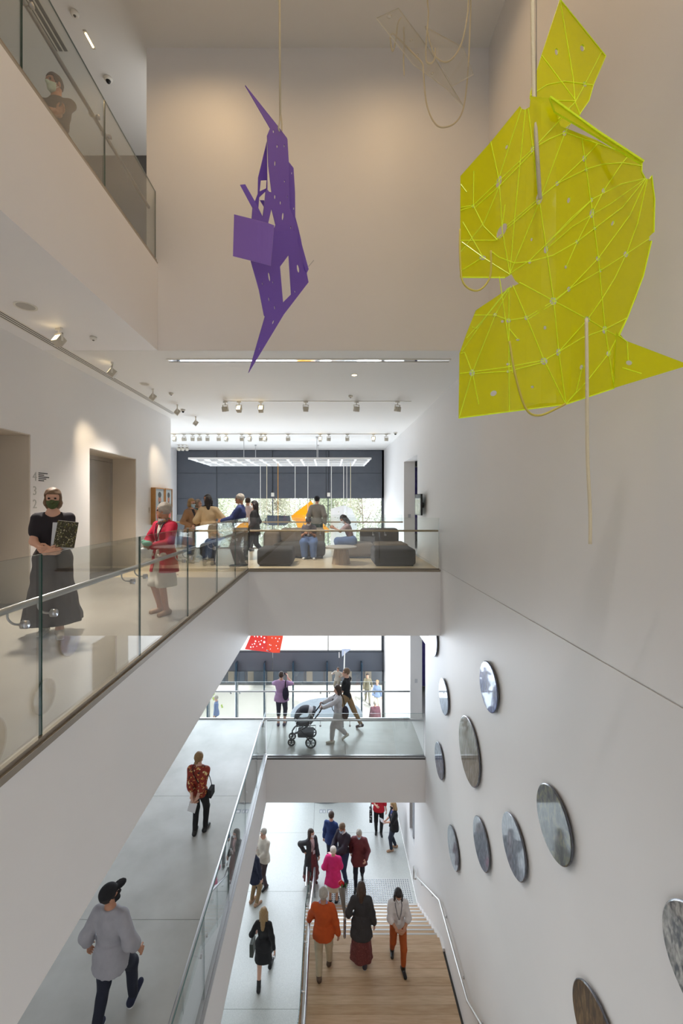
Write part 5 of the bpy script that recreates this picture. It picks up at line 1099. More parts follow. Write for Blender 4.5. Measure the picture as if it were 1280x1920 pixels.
            def cutf(G, d, low=low, face=face):
                g = (G - hc.astype(np.float32)) @ RH.astype(np.float32); f = _ell(G, face[0], face[1], RH)
                d = np.maximum(d, -f)
                if low < -.1: d = np.maximum(d, np.where((g[:, 2] < .045) & (np.abs(g[:, 0]) < .07), g[:, 1] - .03, -1))
                d = np.maximum(d, low - g[:, 2] - np.clip(g[:, 1], 0, .1) * -.9)
                return np.maximum(d, np.where(g[:, 1] > .03, .052 - g[:, 2] + (.09 - np.abs(g[:, 0])) * .0 - .0, -1) * np.where(np.abs(g[:, 0]) < .06, 1, 0) - np.where(np.abs(g[:, 0]) < .06, 0, 1))
        elif piece == 'cap':
            r_ = hres; infl = 0; k = .012; pr = [('e', HP(0, -.012, .045), (.095, .112, .092), RH), ('e', HP(0, .12, .045), (.072, .085, .012), RH)]
            def cutf(G, d): g = (G - hc.astype(np.float32)) @ RH.astype(np.float32); return np.maximum(d, .03 - g[:, 2])
        elif piece == 'face_mask':
            r_ = hres * .85; infl = .008; k = .02; pr = [hp[1], hp[2], hp[3], hp[0]]
            def cutf(G, d): g = (G - hc.astype(np.float32)) @ RH.astype(np.float32); return np.maximum(np.maximum(d, .028 - g[:, 1]), np.maximum(g[:, 2] + .022 - np.clip(g[:, 1] - .08, 0, 1) * .4, np.abs(g[:, 0]) - .066))
        elif piece == 'mask_loops':
            mb = MB()
            for sd in (-1, 1): mb.tube([Vector(((HP(sd * .06, .04, zz) * s) @ RZ.T + org)) if 0 else Vector(RZ @ (HP(*q) * s) + org) for q in ((sd * .062, .045, -.03), (sd * .084, -.012, 0), (sd * .08, -.015, -.03), (sd * .062, .03, -.075))], .0025, 4)
            mb.build('mask_loops', m, root); continue
        elif piece == 'lanyard':
            mb = MB(); W_ = lambda x, y, z: Vector(RZ @ (T(x, y, z) * s) + org); f = o.get('y', .145)
            mb.tube([W_(-.07, .0, .55), W_(-.075, .09, .48), W_(-.045, f, .34), W_(0, f + .005, .2), W_(.045, f, .34), W_(.075, .09, .48), W_(.07, 0, .55)], .006, 5); l_ = mb.build('lanyard', m, root)
            a = W_(0, f + .01, .16); MB().obox(a, .07, .012, .1, Matrix(RZ.tolist())).build('badge', mat('badge_white', (220, 220, 222), .5), l_); continue
        elif piece == 'scarf': pr = [('s', T(-.07, .03, .535), T(.07, .03, .535), .03, .03), ('s', T(-.06, .03, .54), T(0, .085, .5), .03, .03), ('s', T(.06, .03, .54), T(0, .085, .5), .03, .03), ('s', T(-.07, -.03, .55), T(.07, -.03, .55), .03, .03)]; infl = 0
        elif piece == 'collar': pr = [('s', T(-.055, .02, .545), T(.055, .02, .545), .02, .02), ('s', T(-.06, -.02, .555), T(.06, -.02, .555), .022, .022), ('s', T(-.06, -.02, .555), T(-.03, .07, .51), .02, .016), ('s', T(.06, -.02, .555), T(.03, .07, .51), .02, .016)]; infl = 0; r_ = rs * .7
        elif piece == 'glasses':
            mb = MB()
            for sd in (-1, 1):
                ring = [Vector(RZ @ (HP(sd * .034 + .024 * math.cos(a), .108, .004 + .02 * math.sin(a)) * s) + org) for a in [2 * math.pi * q / 14 for q in range(14)]]; mb.tube(ring, .0028, 5, closed=True)
                mb.tube([Vector(RZ @ (HP(sd * .058, .105, .008) * s) + org), Vector(RZ @ (HP(sd * .086, .0, .006) * s) + org)], .0025, 4)
            mb.tube([Vector(RZ @ (HP(-.01, .11, .006) * s) + org), Vector(RZ @ (HP(.01, .11, .006) * s) + org)], .0025, 4); mb.build('glasses', m, root); continue
        else: continue
        if piece in ('top', 'coat', 'trousers', 'skirt', 'hair'):   # folds in the cloth, locks in the hair
            ph = (len(label) * 1.7) % 6.28; am = {'hair': .0028, 'trousers': .003}.get(piece, .0055); fq = 1.0 if piece != 'hair' else 3.2; base_cut = cutf
            def cutf(G, d, ph=ph, am=am, fq=fq, base_cut=base_cut):
                x, y, z = G[:, 0] * fq, G[:, 1] * fq, G[:, 2] * fq
                d = d + am * (np.sin(19 * x + 11 * z + ph) * np.sin(15 * y - 9 * z + ph * 2) + .7 * np.sin(34 * z + 13 * x * np.sign(x) + ph) * np.cos(17 * x + ph))
                return base_cut(G, d) if base_cut is not None else d
        V, Q = grow(pr, r_, k, infl, cut=cutf); put_local(root, nm, np_mesh([(xf(V), Q, 0)]), [m])
    J = lambda q: Vector(RZ @ (np.asarray(q) * s) + org)
    return dict(root=root, W=lambda x, y, z: Vector(RZ @ (np.array([x, y, z]) * s) + org), T=lambda x, y, z: J(T(x, y, z)), wl=J(arm[-1][2]), wr=J(arm[1][2]), head=J(hc), s=s, RZ=RZ, R3=Matrix((RZ @ RT).tolist()))
def put_local(parent, name, me, mats):
    o = bpy.data.objects.new(name, me)
    for m in mats: me.materials.append(m)
    link(o, parent); ORG[o.name] = ORG[parent.name]; return o
def fab(n, c, **k): return mat('cloth_' + n, c, .85, noise=.12, nscale=9, bump=.3, bscale=40, **k)
HB = mat('hair_brown', (70, 50, 38), .6, noise=.3, nscale=40); HD = mat('hair_dark', (34, 27, 26), .5, noise=.3, nscale=40); HL = mat('hair_blond', (168, 136, 92), .6, noise=.3, nscale=40); HG = mat('hair_grey', (178, 170, 160), .7, noise=.25, nscale=30); HM = mat('hair_mousy', (122, 96, 72), .6, noise=.3, nscale=40)
MW = mat('mask_white', (236, 236, 238), .8); MBL = mat('mask_blue', (176, 206, 226), .8)
BLK = fab('black', (26, 25, 28)); NAVY = fab('navy', (36, 40, 62)); CHAR = fab('charcoal', (58, 57, 60)); JEAN = fab('denim', (52, 66, 100)); KHA = fab('khaki', (150, 122, 88)); CRM = fab('cream', (226, 218, 204)); BSH = mat('shoe_black', (28, 27, 28), .35); WSH = mat('shoe_white', (224, 220, 212), .6); TSH = mat('shoe_tan', (176, 140, 112), .5)
def on(u, v, z): Y = (EYE - z) * F / (v - V0); return ((u - U0) * Y / F, Y, z)
def bag(label, cat, parts):
    """parts: list of (name, MB, material)"""
    v = parts[0][1].v; c = Vector((sum(p[0] for p in v) / len(v), sum(p[1] for p in v) / len(v), min(p[2] for p in v))); t = thing(cat.replace(' ', '_'), c, label, cat)
    for n, mb, m in parts: mb.build(n, m, t, bevel=.008 if len(mb.v) == 8 else 0)
    return t

# ------------------------------------------------------------------ third floor
person('man in dark T-shirt and pale mask with crossed arms on the uppermost gallery', (-3.6, 5.72, ZL3), 1.78, 182,
    dict(hl=(.13, .22, 1.17), hr=(-.12, .2, 1.10), polel=(-1, -.2, -.4), poler=(1, -.2, -.4)), [('top', fab('slate_tee', (74, 66, 66)), dict(sleeve=.85, hem=.84)), ('trousers', NAVY), ('shoes', BSH), ('hair', HB, dict(style='short')), ('face_mask', mat('mask_mint', (206, 224, 208), .8)), ('mask_loops', MW)],
    'tan', head=(-22, -8), build=1.12, res=.014, hand_dir=((.9, .1, .35), (-.9, .1, .3)))
# ------------------------------------------------------------------ second floor
DRS = fab('dress_black', (38, 34, 42)); SKR = fab('skirt_grey', (62, 56, 58))
p = person('woman in black top and long dark skirt with green mask hugging books', (-3.26, 5.12, 0), 1.73, 207,
    dict(fl=(-.08, .14, 0), fr=(.1, -.1, .0), hl=(.0, .24, 1.04), hr=(.03, .25, 1.0), polel=(-1, -.6, -.5), poler=(1, -.5, -.6)), [('skirt', SKR, dict(hem=.14, r=.30, flute=.06)), ('top', DRS, dict(sleeve=.62, wide=1.35, hem=.98, neck=.53, vee=.9, name='blouse')), ('shoes', WSH, dict(sole=MW)), ('hair', HM, dict(style='bob')), ('face_mask', spots_mat('mask_green', (62, 78, 40), [(120, 130, 80), (36, 48, 26)], 60, .3))],
    'light', head=(0, -2), res=.013, hand_dir=((.95, .1, -.05), (-.85, .2, .1)), curl=(.6, .55))
W = p['W']; Rz = Matrix(p['RZ'].tolist())
t = thing('book', W(-.14, .2, 1.1), 'magazine with dark floral cover in the arm of the masked woman', 'book')
Mb = Rz @ Matrix.Rotation(R(12), 3, 'X') @ Matrix.Rotation(R(-8), 3, 'Y')
MB().obox(W(-.15, .205, 1.2), .21, .014, .30, Mb).build('cover', spots_mat('floral_cover', (56, 52, 40), [(120, 116, 60), (196, 190, 160), (76, 88, 50)], 22, .26), t); MB().obox(W(-.152, .192, 1.205), .205, .012, .297, Mb).build('pages', MW, t)
t = thing('book', W(-.1, .17, 1.12), 'white booklet behind the floral magazine in the arm of the masked woman', 'book'); MB().obox(W(-.115, .17, 1.18), .22, .012, .31, Rz @ Matrix.Rotation(R(12), 3, 'X') @ Matrix.Rotation(R(-3), 3, 'Y')).build('cover', mat('booklet_white', (214, 218, 226), .5), t)
RED = fab('crimson', (196, 30, 66))
p = person('grey-haired woman in crimson jacket and cream skirt looking towards the lifts', (-2.30, 6.07, 0), 1.56, 152,
    dict(fl=(-.1, .05, 0), fr=(.12, -.02, 0), hl=(-.04, .27, 1.08), hr=(.08, .26, 1.1), polel=(-1, -.5, -.5), poler=(1, -.5, -.6)), [('top', CRM, dict(sleeve=.3, hem=.86, fit=.008, name='blouse')), ('coat', RED, dict(hem=.66, flare=.21, open=.03, fit=.024, vee=1.2, name='jacket')), ('skirt', CRM, dict(hem=.44, r=.2, flute=.02)), ('shoes', TSH), ('hair', HG, dict(style='grey')), ('scarf', spots_mat('bead_scarf', (60, 60, 70), [(220, 190, 40), (200, 60, 40), (90, 140, 170)], 45, .35)), ('lanyard', NAVY)],
    'tan', head=(-62, -2), res=.013, build=1.05, curl=(.7, .7))
W = p['W']
t = thing('face_mask', W(.02, .36, 1.0), 'loose white face mask dangling from the hands of the crimson-jacket woman', 'face mask'); MB().ball(W(.02, .37, 1.02), (.06, .03, .045), 14).build('cup', MW, t, smooth=True); MB().tube(spline([W(-.02, .37, .99), W(-.02, .37, .93), W(.04, .37, .92), W(.05, .37, .99)], 5), .003, 5).build('loop', MW, t)
t = thing('glove', W(.0, .33, 1.1), 'mint green cloth in the hands of the crimson-jacket woman', 'cloth'); MB().ball(W(-.02, .34, 1.13), (.07, .04, .04), 12).build('cloth_fold', fab('mint', (132, 190, 170)), t, smooth=True); MB().ball(W(.05, .34, 1.15), (.04, .03, .03), 10).build('cloth_corner', fab('mint', (132, 190, 170)), t, smooth=True)
TRN_ = fab('trench', (166, 130, 100))
person('blond woman in tan trench coat and blue mask at the left of the chatting group', (-3.55, 11.2, 0), 1.67, -112, dict(hl=(-.2, .2, 1.0), hr=(.2, .15, 1.0)), [('top', CHAR, dict(sleeve=.3, hem=.85, fit=.008)), ('coat', TRN_, dict(hem=.5, flare=.24, open=.03, fit=.026)), ('trousers', NAVY), ('shoes', BSH), ('hair', HL, dict(style='bob')), ('face_mask', MBL), ('glasses', BSH)], head=(0, -5), res=.019)
person('fair-haired woman half hidden between the trench coat and the beige jacket', (-3.72, 12.35, 0), 1.66, -95, None, [('top', fab('teal', (44, 84, 80)), dict(hem=.8)), ('trousers', BLK), ('shoes', BSH), ('hair', mat('hair_ash', (152, 134, 116), .6, noise=.3, nscale=40), dict(style='bob'))])
person('dark-haired man in black standing behind the beige jacket', (-3.24, 11.62, 0), 1.79, 150, None, [('top', BLK, dict(hem=.82)), ('trousers', BLK), ('shoes', BSH), ('hair', HD)], 'tan')
BEI = fab('beige_jacket', (198, 174, 138))
person('woman with long dark hair in beige jacket seen from behind', (-2.97, 10.75, 0), 1.73, 8, dict(hl=(-.2, .22, 1.15), hr=(.24, .24, 1.2)), [('coat', BEI, dict(hem=.68, flare=.24, fit=.035, wide=1.35)), ('trousers', JEAN), ('shoes', BSH), ('hair', HD, dict(style='long'))], res=.018, build=1.05)
person('grey-haired man in blue sweater gesturing with one hand', (-2.14, 10.5, 0), 1.78, 84, dict(hl=(-.2, .38, 1.1), hr=(.2, .36, 1.12), fl=(-.1, .04, 0), fr=(.1, -.04, 0)), [('top', fab('royal_blue', (54, 66, 118)), dict(hem=.84, belly=1, fit=.02)), ('collar', MW), ('trousers', fab('mushroom', (104, 92, 82)), dict(wide=1.15)), ('shoes', BSH), ('hair', HG, dict(style='short')), ('glasses', BSH)], 'tan', res=.018, build=1.08)
person('person in pale pink shirt looking out beyond the blue sweater', (-2.58, 13.9, 0), 1.72, -10, None, [('top', fab('pale_pink', (226, 206, 206)), dict(hem=.8)), ('trousers', CHAR), ('shoes', BSH), ('hair', HB)])
person('young woman in black jacket and jeans striding past the sofa', (-2.0, 11.72, 0), 1.62, 88, dict(fl=(-.08, .28, 0), fr=(.08, -.32, .08), hl=(-.24, .12, .92), hr=(.22, .1, .95)), [('top', fab('white_tee', (226, 226, 220)), dict(sleeve=.2, hem=.88, fit=.006)), ('coat', BLK, dict(hem=.74, flare=.19, open=.045, fit=.03, wide=1.25, name='jacket')), ('trousers', fab('indigo', (44, 50, 66))), ('shoes', BSH), ('hair', HD, dict(style='long')), ('face_mask', MW)], head=(0, 0))
p = person('man in black cap and grey sweater gazing out of the long window', (-.37, 14.35, 0), 1.78, -4, dict(hl=(-.25, .02, .9), hr=(.27, .0, .88)), [('top', fab('heather', (146, 142, 136)), dict(hem=.84, fit=.03, wide=1.3)), ('trousers', fab('pine', (62, 84, 78))), ('shoes', TSH), ('hair', HD), ('cap', BLK)], head=(-10, 0), build=1.05)
DEN = fab('denim_light', (96, 120, 168))
p = person('seated woman in grey top and long denim skirt reading her phone', (-.53, 12.25, 0), 1.6, 178, dict(fl=(-.16, .42, 0), fr=(.12, .40, 0), hl=(-.07, .40, .80), hr=(.09, .40, .80)), [('top', fab('pewter', (112, 104, 110)), dict(sleeve=.6, hem=.9)), ('skirt', DEN, dict(len=.93, wide=1.75)), ('shoes', WSH), ('hair', HD, dict(style='bun')), ('face_mask', MW)], 'tan', sit=.55, lean=26, head=(0, -22), hand_dir=((.3, .9, .1), (-.3, .9, .1)), curl=(.8, .8))
t = thing('phone', p['W'](.01, .49, .84), 'dark phone in the hands of the seated woman in grey', 'phone'); MB().obox(p['W'](.01, .5, .86), .075, .01, .14, Matrix(p['RZ'].tolist()) @ Matrix.Rotation(R(-40), 3, 'X')).build('case', BLACK, t)
p = person('seated woman in striped top and blue skirt bent over her phone', (.66, 12.2, 0), 1.62, 92, dict(fl=(-.1, .36, 0), fr=(.1, .40, 0), hl=(-.04, .56, .92), hr=(.08, .52, .9)), [('top', spots_mat('striped_top', (176, 148, 150), [(206, 190, 196), (120, 96, 116)], 26, .3), dict(sleeve=.7, hem=.9)), ('skirt', DEN, dict(len=.8, wide=1.55)), ('shoes', WSH), ('hair', HD, dict(style='long')), ('face_mask', MW)], 'tan', sit=.55, lean=18, head=(0, -18), hand_dir=((.1, .9, .3), (-.1, .9, .3)), curl=(.7, .9))
t = thing('phone', p['W'](.02, .64, .97), 'phone held up by the seated woman in the striped top', 'phone'); MB().obox(p['W'](.01, .66, 1.0), .075, .01, .14, Matrix(p['RZ'].tolist()) @ Matrix.Rotation(R(-50), 3, 'X')).build('case', BLACK, t)
# ------------------------------------------------------------------ first floor
p = person('woman in lilac T-shirt and cropped leggings photographing the entrance', (-1.42, 13.12, ZL1), 1.63, -4, dict(hl=(-.1, .34, 1.36), hr=(.16, .3, 1.44), polel=(-1, .1, -.6), poler=(1, .1, -.8)), [('top', fab('lilac', (186, 150, 190)), dict(sleeve=.8, hem=.82, fit=.026)), ('leggings', fab('graphite', (64, 64, 76)), dict(len=.45)), ('shoes', mat('shoe_plum', (70, 60, 84), .6)), ('hair', HB, dict(style='short'))], build=1.1, res=.018, hand_dir=((.3, .2, .9), (-.2, .2, .95)))
W = p['W']; bag('dark day-pack slung on the right shoulder of the lilac T-shirt', 'backpack', [('pouch', MB().ball(W(.17, -.16, 1.1), (.1, .08, .2), 14), fab('plum_dark', (44, 38, 58))), ('strap', MB().tube(spline([W(.15, -.14, 1.25), W(.15, -.04, 1.47), W(.17, .13, 1.36), W(.2, .06, 1.05)], 5), .016, 6), BLK)])
t = thing('phone', W(.04, .4, 1.5), 'phone raised by the woman in the lilac T-shirt', 'phone'); MB().obox(W(.04, .4, 1.53), .15, .01, .08, Matrix(p['RZ'].tolist())).build('case', BLACK, t)
p = person('man in black T-shirt and khaki trousers carrying a toddler', (.55, 13.0, ZL1), 1.79, 62, dict(fl=(-.08, .16, 0), fr=(.1, -.42, .06), hl=(-.04, .30, 1.12), hr=(.12, .32, 1.05), pitchr=-25), [('top', BLK, dict(sleeve=.7, hem=.84)), ('trousers', KHA), ('shoes', mat('shoe_grey', (72, 66, 76), .6)), ('hair', HM, dict(style='short'))], res=.018, head=(20, 0), hand_dir=((.9, .2, .2), (-.8, .5, .2)))
person('toddler in cream top held against the shoulder of the man in black', (p['W'](-.02, .27, 1.08)[0], p['W'](-.02, .27, 1.08)[1], ZL1 + 1.02), .74, 150, dict(fl=(-.16, .1, .08), fr=(.16, .1, .08), hl=(-.3, .16, 1.2), hr=(.3, .25, 1.3)), [('top', CRM, dict(hem=.8, fit=.03)), ('trousers', fab('oat', (200, 190, 170)), dict(fit=.02)), ('hair', HM, dict(style='short')), ('shoes', TSH)], res=.016, build=1.35, head=(0, 0))
PGR = fab('pale_grey', (206, 203, 206))
p = person('woman in pale grey outfit pushing the pushchair', (.28, 12.22, ZL1), 1.6, 92, dict(fl=(-.07, .2, 0), fr=(.08, -.26, .1), hl=(-.17, .46, 1.13), hr=(.17, .46, 1.12), pitchr=-40), [('top', PGR, dict(hem=.5, flare=.2, fit=.022)), ('trousers', PGR, dict(wide=1.3, len=.85)), ('shoes', WSH), ('hair', HB, dict(style='long'))], res=.018, hand_dir=((0, .9, -.2), (0, .9, -.2)), curl=(.9, .9), head=(0, -8))
W = p['W']; bag('slouchy dark shoulder bag on the back of the pale grey woman', 'shoulder bag', [('pouch', MB().ball(W(-.08, -.22, .92), (.1, .09, .2), 14), fab('aubergine', (58, 50, 62))), ('strap', MB().tube(spline([W(-.08, -.2, 1.1), W(-.02, -.14, 1.4), W(.12, -.02, 1.48), W(.12, .15, 1.3), W(-.02, .17, 1.0), W(-.14, -.02, .95)], 5), .012, 6), BLK)])
FLO = spots_mat('floral_blouse', (142, 44, 26), [(226, 206, 150), (60, 24, 26), (222, 170, 90)], 11, .24)
p = person('woman in rust floral blouse with hands clasped behind her back', on(373, 1564, ZL1), 1.68, -6, dict(fl=(-.09, .0, 0), fr=(.09, .12, 0), hl=(-.05, -.24, .90), hr=(.04, -.25, .88), polel=(-1, -.3, 0), poler=(1, -.3, 0)), [('top', FLO, dict(sleeve=1.25, hem=.84, fit=.03, wide=1.35)), ('trousers', BLK, dict(fit=.012)), ('shoes', BSH, dict(shaft=.1)), ('hair', mat('hair_honey', (150, 116, 74), .6, noise=.3, nscale=40), dict(style='bun'))], res=.014, head=(-12, 4), hand_dir=((.7, -.1, -.6), (-.7, -.1, -.6)), build=1.03)
W = p['W']; bag('small black handbag at the right hip of the floral blouse', 'handbag', [('body', MB().obox(W(.25, .04, .9), .08, .2, .16, Matrix(p['RZ'].tolist())), BLK), ('strap', MB().tube(spline([W(.25, .1, .97), W(.12, .15, 1.25), W(-.1, .06, 1.47), W(-.08, -.13, 1.4), W(.1, -.17, 1.15), W(.25, -.04, .97)], 5), .008, 6), BLK)])
t = thing('leaflet', W(-.02, -.27, .72), 'white leaflet held behind the back of the floral blouse', 'leaflet'); MB().obox(W(-.03, -.275, .76), .16, .004, .2, Matrix(p['RZ'].tolist()) @ Matrix.Rotation(R(15), 3, 'Y')).build('sheet', MW, t)
p = person('man in black cap and loose grey sweatshirt walking away at the bottom left', on(208, 1922, ZL1), 1.83, -8, dict(fl=(-.1, -.14, 0), fr=(.13, .26, .04), hl=(-.33, .04, .90), hr=(.33, .08, .92), pitchr=32, toer=14), [('top', fab('sweat_grey', (168, 166, 172)), dict(hem=.80, fit=.026, wide=1.5, flare=.2, sleeve=1.5, neck=.55, tilt=.6)), ('trousers', fab('ink', (32, 36, 52)), dict(wide=1.12)), ('shoes', fab('canvas_navy', (42, 46, 70)), dict(sole=MW)), ('hair', HD), ('cap', BLK), ('face_mask', BLK)], 'tan', res=.013, head=(-42, 12))
# ------------------------------------------------------------------ ground floor and stair
person('man in cream shirt half hidden by the parapet facing the navy jacket', on(494, 1662, ZL0), 1.75, 140, dict(hl=(-.08, .28, 1.02), hr=(.08, .28, 1.0)), [('top', CRM, dict(hem=.82, fit=.03)), ('trousers', fab('cocoa', (74, 62, 66))), ('shoes', BSH), ('hair', HG)])
person('person in navy jacket and khaki trousers mostly hidden by the parapet', on(476, 1695, ZL0), 1.72, -40, None, [('top', NAVY, dict(hem=.7, flare=.2)), ('trousers', KHA), ('shoes', TSH), ('hair', HB)])
p = person('woman with long fair hair in a black dress carrying a shopping bag', on(494, 1838, ZL0), 1.76, -6, dict(fl=(-.06, -.22, .0), fr=(.1, .30, .03), hl=(-.27, .14, .98), hr=(.28, -.08, .86)), [('top', BLK, dict(hem=.8, fit=.012, name='dress_top')), ('skirt', BLK, dict(hem=.52, r=.19, flute=.03)), ('shoes', BSH, dict(shaft=.1)), ('hair', HL, dict(style='longer'))], res=.016, build=.95)
W = p['W']; bag('dark green paper bag in the left hand of the black dress', 'shopping bag', [('body', MB().obox(W(-.32, .16, .62), .09, .24, .32, Matrix(p['RZ'].tolist())), mat('bag_green', (58, 62, 54), .6)), ('handle', MB().tube(spline([W(-.32, .08, .78), W(-.3, .12, .92), W(-.3, .18, .92), W(-.32, .24, .78)], 4), .006, 6), BLK)])
t = thing('phone', W(.29, -.06, .74), 'phone in the right hand of the black dress', 'phone'); MB().obox(W(.3, -.07, .73), .01, .075, .15, Matrix(p['RZ'].tolist())).build('case', mat('phone_grey', (110, 106, 106), .3), t)
BUR = spots_mat('burgundy_print', (110, 52, 54), [(146, 90, 84), (78, 34, 40)], 30, .3)
p = person('woman in long dark cardigan and red print skirt at the head of the stair rail', on(583, 1655, ZL0), 1.64, -140, dict(hl=(-.14, .2, .95), hr=(.2, -.12, 1.05)), [('top', fab('blush', (220, 200, 200)), dict(sleeve=.2, hem=.9, fit=.008)), ('coat', CHAR, dict(hem=.45, flare=.24, open=.06, fit=.028)), ('skirt', BUR, dict(hem=.2, r=.27)), ('shoes', mat('shoe_wine', (96, 56, 60), .5)), ('hair', HB, dict(style='long')), ('face_mask', MW), ('lanyard', NAVY)], head=(20, 0))
p = person('tall balding man in dark sweater and jeans handing over papers', (.46, 13.22, ZL0), 1.84, 140, dict(hl=(-.05, .36, 1.1), hr=(.15, .34, 1.1), fl=(-.1, 0, 0), fr=(.1, .08, 0)), [('top', fab('aubergine_knit', (52, 46, 58)), dict(hem=.84, fit=.025)), ('collar', MW), ('trousers', JEAN), ('shoes', BSH), ('hair', HM, dict(style='short')), ('face_mask', MBL)], 'tan', head=(0, -25), build=1.06)
t = thing('papers', p['W'](.0, .47, 1.1), 'pink papers passed between the tall man and the hot-pink jacket', 'papers'); MB().obox(p['W'](.0, .5, 1.12), .24, .2, .012, Matrix(p['RZ'].tolist()) @ Matrix.Rotation(R(25), 3, 'X')).build('sheet', mat('paper_pink', (232, 190, 192), .7), t)
person('person in cobalt jacket almost hidden behind the tall man', (.1, 13.75, ZL0), 1.78, -20, None, [('top', fab('cobalt', (44, 66, 120)), dict(hem=.8)), ('trousers', NAVY), ('shoes', BSH), ('hair', HB)])
person('grey-haired man in burgundy sweater and blue mask walking forward', on(673, 1658, ZL0), 1.70, 172, dict(fl=(-.08, -.22, .06), fr=(.09, .2, 0), hl=(-.22, .26, 1.02), hr=(.27, -.12, .9)), [('top', spots_mat('burgundy_knit', (102, 40, 46), [(84, 30, 38)], 40, .3), dict(hem=.68, flare=.2, fit=.034, wide=1.25)), ('trousers', fab('ink', (32, 36, 52))), ('shoes', BSH), ('hair', HG), ('face_mask', MBL)], head=(0, -22), build=1.1)
person('short white-haired woman in hot-pink jacket and cream skirt', (.15, 12.55, ZL0), 1.62, -10, dict(hl=(-.24, .12, .95), hr=(.12, .3, 1.1)), [('coat', fab('hot_pink', (228, 46, 128)), dict(hem=.62, flare=.22, fit=.035, wide=1.3, name='jacket')), ('skirt', CRM, dict(hem=.42, r=.2, flute=.03)), ('shoes', BSH), ('hair', mat('hair_white', (226, 216, 206), .7, noise=.15, nscale=30), dict(style='grey'))], build=1.08)
ORA = fab('orange_knit', (196, 82, 28))
person('grey-haired man in orange sweater and cream trousers holding the stair rail', on(606, 1832, ZLD), 1.86, -4, dict(fl=(-.08, -.04, 0), fr=(.1, .26, 0), hl=(-.31, .2, .90), hr=(.29, .02, .86)), [('top', ORA, dict(hem=.82, fit=.022, wide=1.2, flare=.19)), ('collar', fab('lavender', (170, 160, 200))), ('trousers', fab('stone', (204, 190, 164)), dict(wide=1.15)), ('shoes', mat('shoe_brown', (92, 72, 58), .5)), ('hair', HG)], 'tan', res=.015, build=1.03, hand_dir=((-.1, .9, -.25), None), curl=(.9, .5))
p = person('woman in dark blazer and burgundy print skirt carrying tulips', on(677, 1806, ZLD), 1.74, -4, dict(fl=(-.08, .24, 0), fr=(.08, -.06, 0), hl=(-.28, .1, .92), hr=(.28, .02, .86)), [('coat', CHAR, dict(hem=.62, flare=.22, fit=.024, wide=1.15, name='blazer')), ('skirt', BUR, dict(hem=.14, r=.23, flute=.06)), ('shoes', mat('shoe_grey', (72, 66, 76), .6), dict(sole=MW)), ('hair', HB, dict(style='long'))], res=.016)
W = p['W']; Rz = Matrix(p['RZ'].tolist())
bag('patterned tote under the arm of the dark blazer', 'tote bag', [('body', MB().obox(W(-.36, .12, .74), .05, .3, .4, Rz), spots_mat('tote_print', (70, 70, 100), [(214, 206, 190), (40, 44, 84)], 10, .3)), ('edge', MB().tube([W(-.36, -.03, .94), W(-.36, .27, .94), W(-.36, .27, .54), W(-.36, -.03, .54)], .009, 6, closed=True), fab('jute', (196, 176, 140)))])
t = thing('tulip_bouquet', W(-.42, .25, .95), 'red tulips in grey paper carried beside the dark blazer', 'flowers'); MB().tube([W(-.36, .1, .9), W(-.4, .26, 1.08), W(-.44, .42, 1.22)], [.02, .05, .075], 12).build('wrapping', fab('paper_grey', (128, 124, 116)), t)
for k in range(4): a = k * 1.6; MB().ball(W(-.45 + .035 * math.cos(a), .46 + .03 * math.sin(a), 1.3), (.035, .035, .045), 10).build('bloom', mat('tulip_red', (206, 30, 30), .5), t, smooth=True)
for k in range(3): a = k * 2; MB().ball(W(-.40 + .05 * math.cos(a), .44 + .05 * math.sin(a), 1.27), (.018, .018, .07), 8).build('leaf', mat('tulip_green', (70, 130, 60), .5), t, smooth=True)
person('young woman in white blouse and rust trousers climbing onto the landing', (1.5, 9.28, ZLD), 1.66, 180, dict(fl=(-.09, .16, 0), fr=(.1, -.24, .02), hl=(-.08, .26, 1.0), hr=(.05, .27, 1.0), polel=(-1, -.4, -.5), poler=(1, -.4, -.5)), [('top', fab('ivory', (222, 216, 216)), dict(hem=.88, sleeve=1.2, fit=.02, wide=1.15)), ('trousers', fab('rust', (178, 86, 34)), dict(len=.8)), ('shoes', BSH, dict(shaft=.08)), ('hair', HD, dict(style='longer')), ('face_mask', MW), ('lanyard', NAVY)], 'tan', res=.015, head=(0, -24), hand_dir=((.8, .3, -.2), (-.8, .3, -.2)))
p = person('person in scarlet top with a black tote, head hidden by the walkway above', on(710, 1560, ZL0), 1.66, 175, dict(fl=(-.08, .1, 0), hr=(.1, .26, 1.15)), [('top', fab('scarlet', (206, 34, 52)), dict(hem=.8, fit=.02, sleeve=1.2)), ('trousers', BLK), ('shoes', BSH), ('hair', HB)])
W = p['W']; bag('black and white tote on the arm of the scarlet top', 'tote bag', [('body', MB().obox(W(.3, .1, .7), .1, .26, .4, Matrix(p['RZ'].tolist())), spots_mat('tote_mono', (32, 32, 36), [(190, 190, 190)], 12, .3)), ('handle', MB().tube(spline([W(.3, .02, .9), W(.27, .06, 1.25), W(.27, .14, 1.25), W(.3, .2, .9)], 4), .01, 6), BLK)])
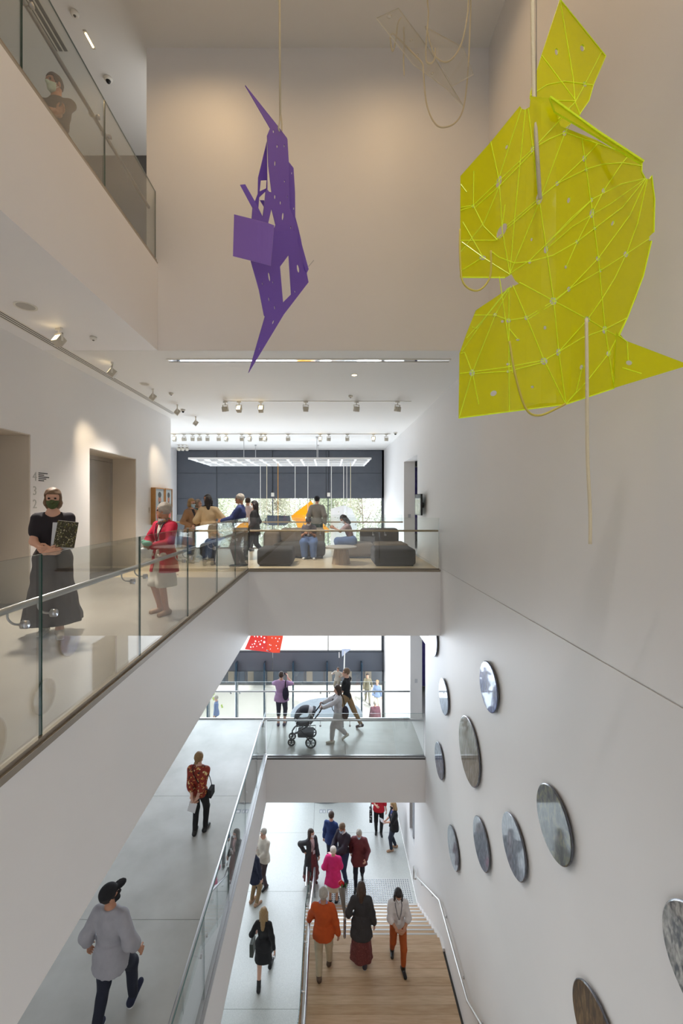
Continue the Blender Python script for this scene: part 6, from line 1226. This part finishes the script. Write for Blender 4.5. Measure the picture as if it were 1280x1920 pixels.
p = person('blond woman in black cardigan and navy jeans reading a leaflet by the right wall', on(738, 1592, ZL0), 1.6, 98, dict(fl=(-.08, .12, 0), fr=(.08, -.08, 0), hl=(-.06, .32, 1.05), hr=(.1, .28, 1.0)), [('top', fab('blue_print', (58, 70, 120)), dict(sleeve=.3, hem=.84, fit=.006)), ('coat', BLK, dict(hem=.76, flare=.2, open=.05, fit=.026, sleeve=1.1, name='cardigan')), ('trousers', fab('indigo', (44, 50, 66))), ('shoes', TSH), ('hair', HL, dict(style='long')), ('face_mask', BLK)], build=1.08, head=(0, -12))
t = thing('leaflet', p['W'](.0, .42, 1.05), 'pale leaflet in the hands of the blond woman by the right wall', 'leaflet'); MB().obox(p['W'](.02, .44, 1.08), .2, .14, .008, Matrix(p['RZ'].tolist()) @ Matrix.Rotation(R(30), 3, 'X')).build('sheet', mat('leaflet_grey', (190, 188, 190), .6), t)
# ------------------------------------------------------------------ outdoors, tiny
zo = ZL0 - .04
person('man in blue jacket outside at the left of the bright forecourt', (-5.75, 22.2, zo), 1.74, 95, None, [('top', fab('sky_blue', (98, 122, 172)), dict(hem=.76)), ('trousers', NAVY), ('shoes', BSH), ('hair', HG)], res=.03)
person('person in maroon jumper outside behind the glass entrance', (2.36, 21.7, zo), 1.70, 10, None, [('top', fab('maroon', (110, 62, 78)), dict(hem=.78, fit=.03)), ('trousers', CHAR), ('shoes', BSH), ('hair', HG)], res=.03, build=1.1)
person('person in grey-green outfit outside, furthest right of the distant people', (3.15, 23.2, zo), 1.72, -60, None, [('top', fab('sage', (112, 122, 124)), dict(hem=.76)), ('trousers', fab('sage', (112, 122, 124))), ('shoes', BSH), ('hair', HB)], res=.03)
person('person in blue top and white trousers outside among the distant people', (2.75, 24.2, zo), 1.72, 160, None, [('top', fab('powder_blue', (142, 164, 206)), dict(hem=.8)), ('trousers', CRM), ('shoes', WSH), ('hair', HL)], res=.03)
person('person in olive clothes outside, furthest left of the distant trio', (2.3, 25.2, zo), 1.7, 180, WALK, [('top', fab('olive', (116, 112, 92)), dict(hem=.8)), ('trousers', fab('olive', (116, 112, 92))), ('shoes', BSH), ('hair', HD)], res=.03)
